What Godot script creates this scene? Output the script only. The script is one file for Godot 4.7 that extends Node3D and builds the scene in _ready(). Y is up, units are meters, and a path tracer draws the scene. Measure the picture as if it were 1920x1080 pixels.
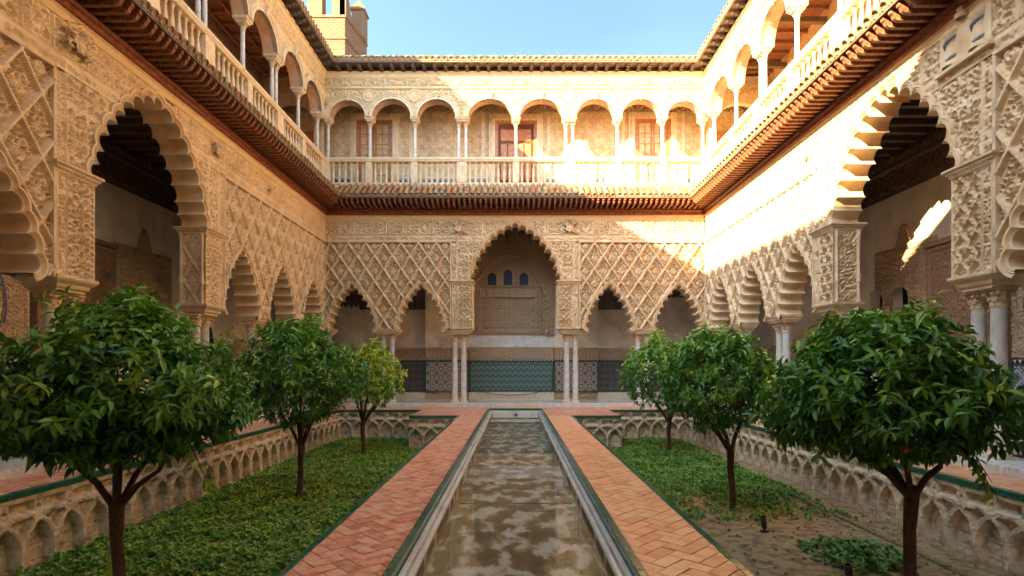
extends Node3D
# A two-storey palace courtyard: carved stucco arcades, tiled eaves, sunken garden beds and a long pool. Units are metres, y is up, y = 0 is the marble gallery floor.

const HW := 7.47        # half the width of the court, to the face of the side walls
const DB := 21.0        # distance of the far wall's face
const DN := 1.0         # distance of the near wall's face (behind it stands the camera)
const TH := 0.6         # thickness of the lower arcade walls
const YW := -0.14       # brick walkways
const YB := -1.2        # soil of the sunken beds
const PATH := 1.85      # half width of the middle walkway
const BEDX := 6.44      # outer edge of the beds

class MB:
	var v := PackedVector3Array()
	var n := PackedVector3Array()
	var t := PackedVector2Array()
	var i := PackedInt32Array()
	func tri(a: Vector3, b: Vector3, c: Vector3) -> void:
		var m := (b - a).cross(c - a).normalized()
		var k := v.size()
		v.append(a); v.append(b); v.append(c)
		n.append(m); n.append(m); n.append(m)
		t.append(Vector2(a.x, -a.y)); t.append(Vector2(b.x, -b.y)); t.append(Vector2(c.x, -c.y))
		i.append(k); i.append(k + 2); i.append(k + 1)
	func quad(a: Vector3, b: Vector3, c: Vector3, d: Vector3) -> void:
		var m := (c - a).cross(d - b).normalized()
		squad(a, b, c, d, m, m, m, m)
	func squad(a: Vector3, b: Vector3, c: Vector3, d: Vector3, na: Vector3, nb: Vector3, nc: Vector3, nd: Vector3) -> void:
		var k := v.size()
		v.append(a); v.append(b); v.append(c); v.append(d)
		n.append(na); n.append(nb); n.append(nc); n.append(nd)
		t.append(Vector2(a.x, -a.y)); t.append(Vector2(b.x, -b.y)); t.append(Vector2(c.x, -c.y)); t.append(Vector2(d.x, -d.y))
		i.append(k); i.append(k + 2); i.append(k + 1)
		i.append(k); i.append(k + 3); i.append(k + 2)
	func box(lo: Vector3, hi: Vector3) -> MB:
		var a := lo; var b := hi
		quad(Vector3(a.x, a.y, b.z), Vector3(b.x, a.y, b.z), Vector3(b.x, b.y, b.z), Vector3(a.x, b.y, b.z))
		quad(Vector3(b.x, a.y, a.z), Vector3(a.x, a.y, a.z), Vector3(a.x, b.y, a.z), Vector3(b.x, b.y, a.z))
		quad(Vector3(b.x, a.y, b.z), Vector3(b.x, a.y, a.z), Vector3(b.x, b.y, a.z), Vector3(b.x, b.y, b.z))
		quad(Vector3(a.x, a.y, a.z), Vector3(a.x, a.y, b.z), Vector3(a.x, b.y, b.z), Vector3(a.x, b.y, a.z))
		quad(Vector3(a.x, b.y, b.z), Vector3(b.x, b.y, b.z), Vector3(b.x, b.y, a.z), Vector3(a.x, b.y, a.z))
		quad(Vector3(a.x, a.y, a.z), Vector3(b.x, a.y, a.z), Vector3(b.x, a.y, b.z), Vector3(a.x, a.y, b.z))
		return self
	# a rectangle drawn up through a list of (outset, y): plinths, imposts, cornices, chamfered blocks
	func loft(cx: float, cz: float, hx: float, hz: float, prof: Array) -> MB:
		for k in prof.size() - 1:
			var p: Vector2 = prof[k]; var q: Vector2 = prof[k + 1]
			var a := hx + p.x; var b := hz + p.x; var c := hx + q.x; var d := hz + q.x
			quad(Vector3(cx - a, p.y, cz + b), Vector3(cx + a, p.y, cz + b), Vector3(cx + c, q.y, cz + d), Vector3(cx - c, q.y, cz + d))
			quad(Vector3(cx + a, p.y, cz - b), Vector3(cx - a, p.y, cz - b), Vector3(cx - c, q.y, cz - d), Vector3(cx + c, q.y, cz - d))
			quad(Vector3(cx + a, p.y, cz + b), Vector3(cx + a, p.y, cz - b), Vector3(cx + c, q.y, cz - d), Vector3(cx + c, q.y, cz + d))
			quad(Vector3(cx - a, p.y, cz - b), Vector3(cx - a, p.y, cz + b), Vector3(cx - c, q.y, cz + d), Vector3(cx - c, q.y, cz - d))
		var e: Vector2 = prof[0]; var f: Vector2 = prof[-1]
		quad(Vector3(cx - hx - e.x, e.y, cz - hz - e.x), Vector3(cx + hx + e.x, e.y, cz - hz - e.x), Vector3(cx + hx + e.x, e.y, cz + hz + e.x), Vector3(cx - hx - e.x, e.y, cz + hz + e.x))
		quad(Vector3(cx - hx - f.x, f.y, cz + hz + f.x), Vector3(cx + hx + f.x, f.y, cz + hz + f.x), Vector3(cx + hx + f.x, f.y, cz - hz - f.x), Vector3(cx - hx - f.x, f.y, cz - hz - f.x))
		return self
	func lathe(prof: Array, seg: int, at: Vector3) -> MB:
		var nr := []
		for k in prof.size() - 1:
			var d: Vector2 = prof[k + 1] - prof[k]
			nr.append(Vector2(d.y, -d.x).normalized())
		for k in prof.size() - 1:
			var p: Vector2 = prof[k]; var q: Vector2 = prof[k + 1]
			var m: Vector2 = nr[k]
			var np := m; var nq := m
			if k > 0 and m.dot(nr[k - 1]) > 0.6: np = (m + nr[k - 1]).normalized()
			if k < prof.size() - 2 and m.dot(nr[k + 1]) > 0.6: nq = (m + nr[k + 1]).normalized()
			for s in seg:
				var a := TAU * s / seg; var b := TAU * (s + 1) / seg
				var ca := cos(a); var sa := -sin(a); var cb := cos(b); var sb := -sin(b)
				squad(at + Vector3(p.x * ca, p.y, p.x * sa), at + Vector3(p.x * cb, p.y, p.x * sb), at + Vector3(q.x * cb, q.y, q.x * sb), at + Vector3(q.x * ca, q.y, q.x * sa),
					Vector3(np.x * ca, np.y, np.x * sa), Vector3(np.x * cb, np.y, np.x * sb), Vector3(nq.x * cb, nq.y, nq.x * sb), Vector3(nq.x * ca, nq.y, nq.x * sa))
		return self
	func tube(pts: Array, rad: Array, seg: int) -> MB:
		var rings := []
		var side := Vector3.RIGHT
		for k in pts.size():
			var d: Vector3 = (pts[mini(k + 1, pts.size() - 1)] - pts[maxi(k - 1, 0)]).normalized()
			if absf(d.dot(side)) > 0.9: side = Vector3.BACK if absf(d.z) < 0.8 else Vector3.UP
			side = (side - d * d.dot(side)).normalized()
			var up := d.cross(side)
			var ring := []
			for s in seg:
				var a := TAU * s / seg
				ring.append(side * cos(a) + up * sin(a))
			rings.append(ring)
		for k in pts.size() - 1:
			for s in seg:
				var e := (s + 1) % seg
				var A: Vector3 = rings[k][s]; var B: Vector3 = rings[k][e]; var C: Vector3 = rings[k + 1][e]; var Dd: Vector3 = rings[k + 1][s]
				squad(pts[k] + A * rad[k], pts[k] + B * rad[k], pts[k + 1] + C * rad[k + 1], pts[k + 1] + Dd * rad[k + 1], A, B, C, Dd)
		for s in range(1, seg - 1):
			tri(pts[0] + rings[0][0] * rad[0], pts[0] + rings[0][s + 1] * rad[0], pts[0] + rings[0][s] * rad[0])
			var z := pts.size() - 1
			tri(pts[z] + rings[z][0] * rad[z], pts[z] + rings[z][s] * rad[z], pts[z] + rings[z][s + 1] * rad[z])
		return self
	# a polygon in x and y (counter-clockwise) given thickness along z
	func slab(poly: PackedVector2Array, z0: float, z1: float, sides := true) -> MB:
		if Geometry2D.is_polygon_clockwise(poly): poly = PackedVector2Array(Array(poly).duplicate()); 
		if Geometry2D.is_polygon_clockwise(poly): poly.reverse()
		var id := Geometry2D.triangulate_polygon(poly)
		for k in range(0, id.size(), 3):
			var a := poly[id[k]]; var b := poly[id[k + 1]]; var c := poly[id[k + 2]]
			if (b - a).cross(c - a) < 0.0:
				var e := b; b = c; c = e
			tri(Vector3(a.x, a.y, z1), Vector3(b.x, b.y, z1), Vector3(c.x, c.y, z1))
			tri(Vector3(a.x, a.y, z0), Vector3(c.x, c.y, z0), Vector3(b.x, b.y, z0))
		if sides:
			for k in poly.size():
				var a := poly[k]; var b := poly[(k + 1) % poly.size()]
				quad(Vector3(a.x, a.y, z0), Vector3(b.x, b.y, z0), Vector3(b.x, b.y, z1), Vector3(a.x, a.y, z1))
		return self
	# a profile in y and z drawn along x from x0 to x1
	func run(prof: Array, x0: float, x1: float, ends := true) -> MB:
		for k in prof.size() - 1:
			var p: Vector2 = prof[k]; var q: Vector2 = prof[k + 1]
			quad(Vector3(x0, p.x, p.y), Vector3(x1, p.x, p.y), Vector3(x1, q.x, q.y), Vector3(x0, q.x, q.y))
		return self
	func add(o: MB, xf: Transform3D) -> MB:
		var k := v.size()
		v.append_array(xf * o.v)
		var nb := xf.basis.inverse().transposed()
		var flip := xf.basis.determinant() < 0.0
		for m in o.n: n.append((nb * m).normalized())
		t.append_array(o.t)
		if flip:
			for j in range(0, o.i.size(), 3):
				i.append(k + o.i[j]); i.append(k + o.i[j + 2]); i.append(k + o.i[j + 1])
		else:
			for j in o.i: i.append(k + j)
		return self
	func mesh() -> ArrayMesh:
		var a := []
		a.resize(Mesh.ARRAY_MAX)
		a[Mesh.ARRAY_VERTEX] = v; a[Mesh.ARRAY_NORMAL] = n; a[Mesh.ARRAY_TEX_UV] = t; a[Mesh.ARRAY_INDEX] = i
		var m := ArrayMesh.new()
		if v.size(): m.add_surface_from_arrays(Mesh.PRIMITIVE_TRIANGLES, a)
		return m

# A periodic sheet of heights: the carver's pattern, drawn with round strokes.
class Carve:
	var w: int
	var h: int
	var a := PackedFloat32Array()
	func _init(ww: int, hh: int) -> void:
		w = ww; h = hh
		a.resize(w * h)
	func disc(x: float, y: float, r: float, top := 1.0, flat := 0.68) -> void:
		for j in range(floori(y - r), ceili(y + r) + 1):
			for k in range(floori(x - r), ceili(x + r) + 1):
				var d := Vector2(k - x, j - y).length() / r
				if d < 1.0:
					var e := top * (1.0 - pow(maxf(0.0, d - flat) / (1.0 - flat), 2.0))
					var q := posmod(j, h) * w + posmod(k, w)
					if e > a[q]: a[q] = e
	func dig(x: float, y: float, r: float, to := 0.0) -> void:
		for j in range(floori(y - r), ceili(y + r) + 1):
			for k in range(floori(x - r), ceili(x + r) + 1):
				if Vector2(k - x, j - y).length() < r: a[posmod(j, h) * w + posmod(k, w)] = to
	func line(p: Vector2, q: Vector2, r: float, top := 1.0, flat := 0.5) -> void:
		var m := maxi(1, ceili(p.distance_to(q) / maxf(0.6, r * 0.5)))
		for k in m + 1:
			var c := p.lerp(q, float(k) / m)
			disc(c.x, c.y, r, top, flat)
	func ring(c: Vector2, rad: float, r: float, top := 1.0) -> void:
		var m := maxi(8, ceili(TAU * rad / maxf(0.6, r * 0.6)))
		for k in m: disc(c.x + rad * cos(TAU * k / m), c.y + rad * sin(TAU * k / m), r, top)
	func scroll(c: Vector2, r0: float, turn: float, from: float, wid: float, leaf: float, top := 1.0) -> void:
		var m := int(absf(turn) * r0 / 1.2)
		for k in m:
			var f := float(k) / m
			var rad := r0 * (1.0 - 0.82 * f)
			var an := from + turn * f
			var p := c + Vector2(cos(an), sin(an)) * rad
			disc(p.x, p.y, wid * (1.0 - 0.35 * f), top)
			if k % int(maxf(3.0, r0 * 0.42)) == 2 and f < 0.75:
				var o := c + Vector2(cos(an + 0.25), sin(an + 0.25)) * (rad + leaf * 1.15)
				disc(o.x, o.y, leaf, top * 0.9, 0.5)
				disc(o.x + leaf * 0.8 * cos(an + 1.5), o.y + leaf * 0.8 * sin(an + 1.5), leaf * 0.6, top * 0.8, 0.2)
		disc(c.x, c.y, leaf * 1.3, top, 0.1)
	func mirror_x() -> Carve:
		for j in h:
			for k in w / 2: a[j * w + w - 1 - k] = a[j * w + k]
		return self
	func mirror_y() -> Carve:
		for j in h / 2:
			for k in w: a[(h - 1 - j) * w + k] = a[j * w + k]
		return self
	func at(x: float, y: float) -> float:     # x, y in repeats
		var fx := (x - floorf(x)) * w; var fy := (y - floorf(y)) * h
		var k := int(fx) % w; var j := int(fy) % h
		var k2 := (k + 1) % w; var j2 := (j + 1) % h
		fx -= floorf(fx); fy -= floorf(fy)
		return lerpf(lerpf(a[j * w + k], a[j * w + k2], fx), lerpf(a[j2 * w + k], a[j2 * w + k2], fx), fy)
	func image() -> Image:
		var b := PackedByteArray()
		b.resize(w * h)
		for k in w * h: b[k] = int(clampf(a[k], 0.0, 1.0) * 255.0)
		return Image.create_from_data(w, h, false, Image.FORMAT_L8, b)

var M := {}
var C := {}
var rng := RandomNumberGenerator.new()
var taken := {}

func numbered(called: String, under: Node) -> String:
	var key := str(under.get_instance_id()) + called
	var k: int = taken.get(key, 0)
	taken[key] = k + 1
	return called if k == 0 else "%s_%03d" % [called, k]

func lin(r: float, g: float, b: float) -> Color:
	return Color(r, g, b).linear_to_srgb()

func thing(called: String, label: String, category: String, group := "", xf := Transform3D()) -> Node3D:
	var o := Node3D.new()
	o.name = numbered(called, self)
	add_child(o)
	o.transform = xf
	o.set_meta("kind", "thing")
	return tag(o, label, category, group)

func tag(o: Node3D, label: String, category: String, group := "") -> Node3D:
	o.set_meta("label", label); o.set_meta("category", category)
	if group: o.set_meta("group", group)
	return o

func put(called: String, shape, mat: Material, under: Node = null, xf := Transform3D()) -> MeshInstance3D:
	var o := MeshInstance3D.new()
	if under == null: under = self
	o.name = numbered(called, under)
	o.mesh = shape.mesh() if shape is MB else shape
	o.material_override = mat
	under.add_child(o)
	o.transform = xf
	return o

func struct(called: String, shape, mat: Material, xf := Transform3D()) -> MeshInstance3D:
	var o := put(called, shape, mat, null, xf)
	o.set_meta("kind", "structure")
	return o

func stuff(o: Node) -> Node:
	o.set_meta("kind", "stuff")
	return o

func at(x: float, y: float, z: float, turn := 0.0) -> Transform3D:
	return Transform3D(Basis(Vector3.UP, turn), Vector3(x, y, z))

func block(lo: Vector3, hi: Vector3, c := 0.008) -> MB:     # a box with chamfered top and bottom edges
	var m := MB.new()
	return m.loft((lo.x + hi.x) / 2, (lo.z + hi.z) / 2, (hi.x - lo.x) / 2, (hi.z - lo.z) / 2, [Vector2(-c, lo.y), Vector2(0, lo.y + c), Vector2(0, hi.y - c), Vector2(-c, hi.y)])

# a carved face in x and y: height by hf(x, y), squares left out where gap(x, y) is true
func field(u0: float, u1: float, y0: float, y1: float, cell: float, hf: Callable, gap = null, rim := 0.0) -> MB:
	var nx := maxi(2, roundi((u1 - u0) / cell)); var ny := maxi(2, roundi((y1 - y0) / cell))
	var dx := (u1 - u0) / nx; var dy := (y1 - y0) / ny
	var m := MB.new()
	var row := nx + 1
	var hs := PackedFloat32Array(); hs.resize(row * (ny + 1))
	var off := PackedByteArray(); off.resize(row * (ny + 1))
	for j in ny + 1:
		var y := y0 + j * dy
		for k in row:
			var u := u0 + k * dx
			if gap != null and gap.call(u, y): off[j * row + k] = 1
			else: hs[j * row + k] = hf.call(u, y)
	m.v.resize(hs.size()); m.n.resize(hs.size()); m.t.resize(hs.size())
	for j in ny + 1:
		for k in row:
			var q := j * row + k
			m.v[q] = Vector3(u0 + k * dx, y0 + j * dy, hs[q])
			m.t[q] = Vector2(u0 + k * dx, -(y0 + j * dy))
			var gx := (hs[j * row + mini(k + 1, nx)] - hs[j * row + maxi(k - 1, 0)]) / (2.0 * dx)
			var gy := (hs[mini(j + 1, ny) * row + k] - hs[maxi(j - 1, 0) * row + k]) / (2.0 * dy)
			m.n[q] = Vector3(-gx, -gy, 1.0).normalized()
	for j in ny:
		for k in nx:
			var q := j * row + k
			if off[q] + off[q + 1] + off[q + row] + off[q + row + 1] == 0:
				m.i.append_array([q, q + row + 1, q + 1, q, q + row, q + row + 1])
	if rim > 0.0:      # sides back from the edge, so that a plaque has thickness
		for k in nx:
			var a := m.v[k]; var b := m.v[k + 1]
			m.quad(a - Vector3(0, 0, a.z + rim), b - Vector3(0, 0, b.z + rim), b, a)
			a = m.v[ny * row + k]; b = m.v[ny * row + k + 1]
			m.quad(a, b, b - Vector3(0, 0, b.z + rim), a - Vector3(0, 0, a.z + rim))
		for j in ny:
			var a := m.v[j * row]; var b := m.v[(j + 1) * row]
			m.quad(a - Vector3(0, 0, a.z + rim), a, b, b - Vector3(0, 0, b.z + rim))
			a = m.v[j * row + nx]; b = m.v[(j + 1) * row + nx]
			m.quad(a, a - Vector3(0, 0, a.z + rim), b - Vector3(0, 0, b.z + rim), b)
	return m

func ramp(cols: Array) -> Gradient:
	var g := Gradient.new()
	var off := PackedFloat32Array(); var cc := PackedColorArray()
	for k in cols.size():
		off.append(cols[k][0]); cc.append(cols[k][1])
	g.offsets = off; g.colors = cc
	return g

func ntex(sd: int, freq: float, cols: Array, size := 512, warp := 0.0) -> NoiseTexture2D:
	var f := FastNoiseLite.new()
	f.seed = sd; f.frequency = freq; f.noise_type = FastNoiseLite.TYPE_SIMPLEX_SMOOTH
	f.fractal_octaves = 5
	if warp > 0.0:
		f.domain_warp_enabled = true; f.domain_warp_amplitude = warp; f.domain_warp_frequency = freq
	var t := NoiseTexture2D.new()
	t.width = size; t.height = size; t.seamless = true; t.noise = f
	if cols.size(): t.color_ramp = ramp(cols)
	return t

func mat(called: String, tex, rough: float, scale := Vector3.ONE, grain = null, relief := 0.0, tint := Color.WHITE) -> StandardMaterial3D:
	var m := StandardMaterial3D.new()
	m.resource_name = called
	m.roughness = rough
	m.albedo_color = tint
	if tex is Color: m.albedo_color = tex
	else: m.albedo_texture = tex
	m.uv1_triplanar = true; m.uv1_world_triplanar = true
	m.uv1_scale = scale
	if grain != null:
		m.heightmap_enabled = true
		m.heightmap_texture = grain
		m.heightmap_scale = relief
	M[called] = m
	return m

func tinted(from: String, called: String, tint: Color) -> StandardMaterial3D:
	var m: StandardMaterial3D = M[from].duplicate()
	m.resource_name = called
	m.albedo_color = tint
	M[called] = m
	return m

func arabesque(w: int, h: int, sd: int) -> Carve:
	var c := Carve.new(w, h)
	var r := RandomNumberGenerator.new()
	r.seed = sd
	var rows := maxi(1, h / 48)
	for j in rows:
		var y := (j + 0.5) * h / rows
		var sg := 1.0 if (j + sd) % 2 == 0 else -1.0
		c.scroll(Vector2(w * 0.25 + r.randf_range(-2, 2), y), minf(w * 0.22, h * 0.44 / rows), sg * (8.0 + r.randf() * 2.0), r.randf() * 0.8 + (1.2 if sg > 0 else -1.2), w * 0.032, w * 0.042)
		c.disc(w * 0.48, y - h * 0.3 / rows, w * 0.05, 0.9, 0.2)
		c.disc(w * 0.46, y + h * 0.16 / rows, w * 0.06, 1.0, 0.1)
		c.line(Vector2(w * 0.5, y - h * 0.4 / rows), Vector2(w * 0.36, y - h * 0.5 / rows), w * 0.026, 0.9)
		c.line(Vector2(w * 0.04, y + h * 0.4 / rows), Vector2(w * 0.16, y + h * 0.5 / rows), w * 0.026, 0.9)
		c.line(Vector2(w * 0.5, y), Vector2(w * 0.4, y + h * 0.42 / rows), w * 0.03, 0.9)
	for k in w * h / 300: 
		var p := Vector2(r.randf() * w * 0.5, r.randf() * h)
		if c.a[int(p.y) * w + int(p.x)] < 0.05: c.disc(p.x, p.y, w * (0.016 + r.randf() * 0.02), 0.75, 0.2)
	return c.mirror_x()

func carvings() -> void:
	for k in 5: C["leaf%d" % k] = arabesque(96, 96, 11 + k)
	C.tall = arabesque(96, 192, 31)
	# lozenge net with shells and buds: one repeat holds a whole lozenge and four quarters
	var c := Carve.new(72, 104)
	c.a.fill(0.52)
	for s in [Vector2(36, 52), Vector2(0, 0), Vector2(72, 0), Vector2(0, 104), Vector2(72, 104)]:
		for q in 10:
			var an := q * TAU / 10 + 0.3
			c.dig(s.x + 14.5 * cos(an), s.y - 10 + 14.5 * sin(an), 2.5, 0.05)
		for q in [Vector2(-4, 17), Vector2(4, 17), Vector2(-11, 11), Vector2(11, 11), Vector2(-8, 21), Vector2(8, 21), Vector2(-3, 28), Vector2(3, 28), Vector2(0, 39), Vector2(-15, 3), Vector2(15, 3), Vector2(-19, -4), Vector2(19, -4), Vector2(-5, -31), Vector2(5, -31), Vector2(0, -39), Vector2(-13, -20), Vector2(13, -20), Vector2(0, 9), Vector2(-23, 2), Vector2(23, 2)]:
			c.dig(s.x + q.x, s.y + q.y, 2.3, 0.0)
		c.disc(s.x, s.y - 10, 9.0, 0.6, 0.8); c.ring(s + Vector2(0, -10), 9.0, 1.8, 0.85); c.disc(s.x, s.y - 10, 6.5, 0.95, 0.1)
		for q in [Vector2(-7, 14), Vector2(7, 14), Vector2(0, 22), Vector2(-13, 7), Vector2(13, 7), Vector2(-5, 25), Vector2(5, 25), Vector2(0, 34), Vector2(-18, 0), Vector2(18, 0), Vector2(-8, -25), Vector2(8, -25), Vector2(0, -33), Vector2(0, 14), Vector2(-20, -8), Vector2(20, -8), Vector2(0, 4)]:
			c.disc(s.x + q.x, s.y + q.y, 2.9, 0.92, 0.2)
	for sx in [-1, 1]:
		for e in 53:
			var f := e / 52.0
			var p := Vector2(36 + sx * (36 * f), 104 * 0.5 * f)
			for q in [p, p + Vector2(-36 * sx * 1.0, 52)]:
				c.disc(q.x, q.y, 3.5 + (0.8 if e % 9 < 5 else 0.0), 1.0, 0.7)
	for sx in [-1, 1]:
		for e in 105:
			var p := Vector2(36 + sx * 72.0 * 0.5 * e / 52.0, e)
			c.disc(p.x, p.y, 3.4 + (0.9 if e % 10 < 5 else 0.0), 1.0, 0.7)
	C.sebka = c
	# interlaced net for piers
	c = Carve.new(64, 96)
	for e in 97:
		for sg in [-1, 1]:
			c.disc(32 + sg * (16 + 13 * cos(TAU * e / 96.0)), e, 2.6, 1.0, 0.6)
			c.disc(sg * (16 + 13 * cos(TAU * e / 96.0)), e + 48, 2.0, 0.8, 0.4)
	for s in [Vector2(32, 48), Vector2(0, 0), Vector2(32, 0), Vector2(0, 48)]:
		c.ring(s, 8, 1.8, 0.8); c.disc(s.x, s.y, 3.4, 0.9, 0.1)
		for q in 6: c.disc(s.x + 12.5 * cos(q * PI / 3), s.y + 14 * sin(q * PI / 3), 2.6, 0.8, 0.2)
	C.net = c
	# running band: tall strokes and curls
	c = Carve.new(192, 48)
	var r := RandomNumberGenerator.new(); r.seed = 5
	var x := 4.0
	while x < 188.0:
		var top := 40.0 if r.randf() < 0.55 else 24.0
		c.line(Vector2(x, 7), Vector2(x + r.randf_range(-2, 2), top), 2.2)
		if r.randf() < 0.6: c.scroll(Vector2(x + 7, 15 + r.randf() * 12), 6.5, 7.0, r.randf() * 6.0, 1.9, 2.0)
		c.line(Vector2(x, 8), Vector2(x + 8, 8), 2.0)
		x += 6.0 + r.randf() * 7.0
	for k in 60: c.disc(r.randf() * 192, 12 + r.randf() * 28, 1.8, 0.7, 0.1)
	C.script = c
	# eight-pointed stars in a strap net
	c = Carve.new(96, 96)
	for s in [Vector2(48, 48), Vector2(0, 0)]:
		for q in 8:
			var a0 := q * PI / 4 + PI / 8; var a1 := (q + 3) * PI / 4 + PI / 8
			c.line(s + Vector2(cos(a0), sin(a0)) * 30, s + Vector2(cos(a1), sin(a1)) * 30, 1.5, 1.0, 0.8)
			c.disc(s.x + 21 * cos(a0 + PI / 8), s.y + 21 * sin(a0 + PI / 8), 3.6, 0.45, 0.6)
		c.disc(s.x, s.y, 6.5, 0.5, 0.5)
	for q in [[Vector2(18, 36), Vector2(0, 48)], [Vector2(36, 18), Vector2(48, 0)], [Vector2(60, 18), Vector2(48, 0)], [Vector2(78, 36), Vector2(96, 48)], [Vector2(18, 60), Vector2(0, 48)], [Vector2(36, 78), Vector2(48, 96)], [Vector2(60, 78), Vector2(48, 96)], [Vector2(78, 60), Vector2(96, 48)]]:
		c.line(q[0], q[1], 1.5, 1.0, 0.8)
	C.star = c
	# shield with a crown and mantling
	c = Carve.new(64, 96)
	for k in 40:
		var f := k / 39.0
		c.line(Vector2(32 - 15 * (1.0 - f * f), 50 - 34 * f), Vector2(32 + 15 * (1.0 - f * f), 50 - 34 * f), 2.0, 0.7, 0.9)
	c.line(Vector2(17, 52), Vector2(47, 52), 2.4); c.line(Vector2(32, 18), Vector2(32, 50), 1.6, 0.95); c.line(Vector2(19, 38), Vector2(45, 38), 1.6, 0.95)
	for sg in [-1, 1]:
		c.scroll(Vector2(32 + sg * 22, 62), 9, 7.0 * sg, 0.0, 2.6, 3.0); c.scroll(Vector2(32 + sg * 22, 26), 9, -7.0 * sg, 0.0, 2.6, 3.0)
		c.disc(32 + sg * 25, 44, 4.5, 0.8, 0.2); c.disc(32 + sg * 14, 76, 4.0, 0.8, 0.2)
	for q in 5: c.disc(20 + q * 6, 62 + (3 if q % 2 == 0 else 0), 3.4, 1.0, 0.2)
	c.line(Vector2(19, 57), Vector2(45, 57), 2.2); c.disc(32, 74, 6, 0.9, 0.2); c.disc(32, 84, 4, 0.9, 0.2)
	C.shield = c

func paint(w: int, h: int, f: Callable) -> ImageTexture:
	var b := PackedByteArray(); b.resize(w * h * 3)
	for j in h:
		for k in w:
			var c: Color = f.call(k, j)
			var q := (j * w + k) * 3
			b[q] = int(clampf(c.r, 0, 1) * 255.0); b[q + 1] = int(clampf(c.g, 0, 1) * 255.0); b[q + 2] = int(clampf(c.b, 0, 1) * 255.0)
	return ImageTexture.create_from_image(Image.create_from_data(w, h, false, Image.FORMAT_RGB8, b))

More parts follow.
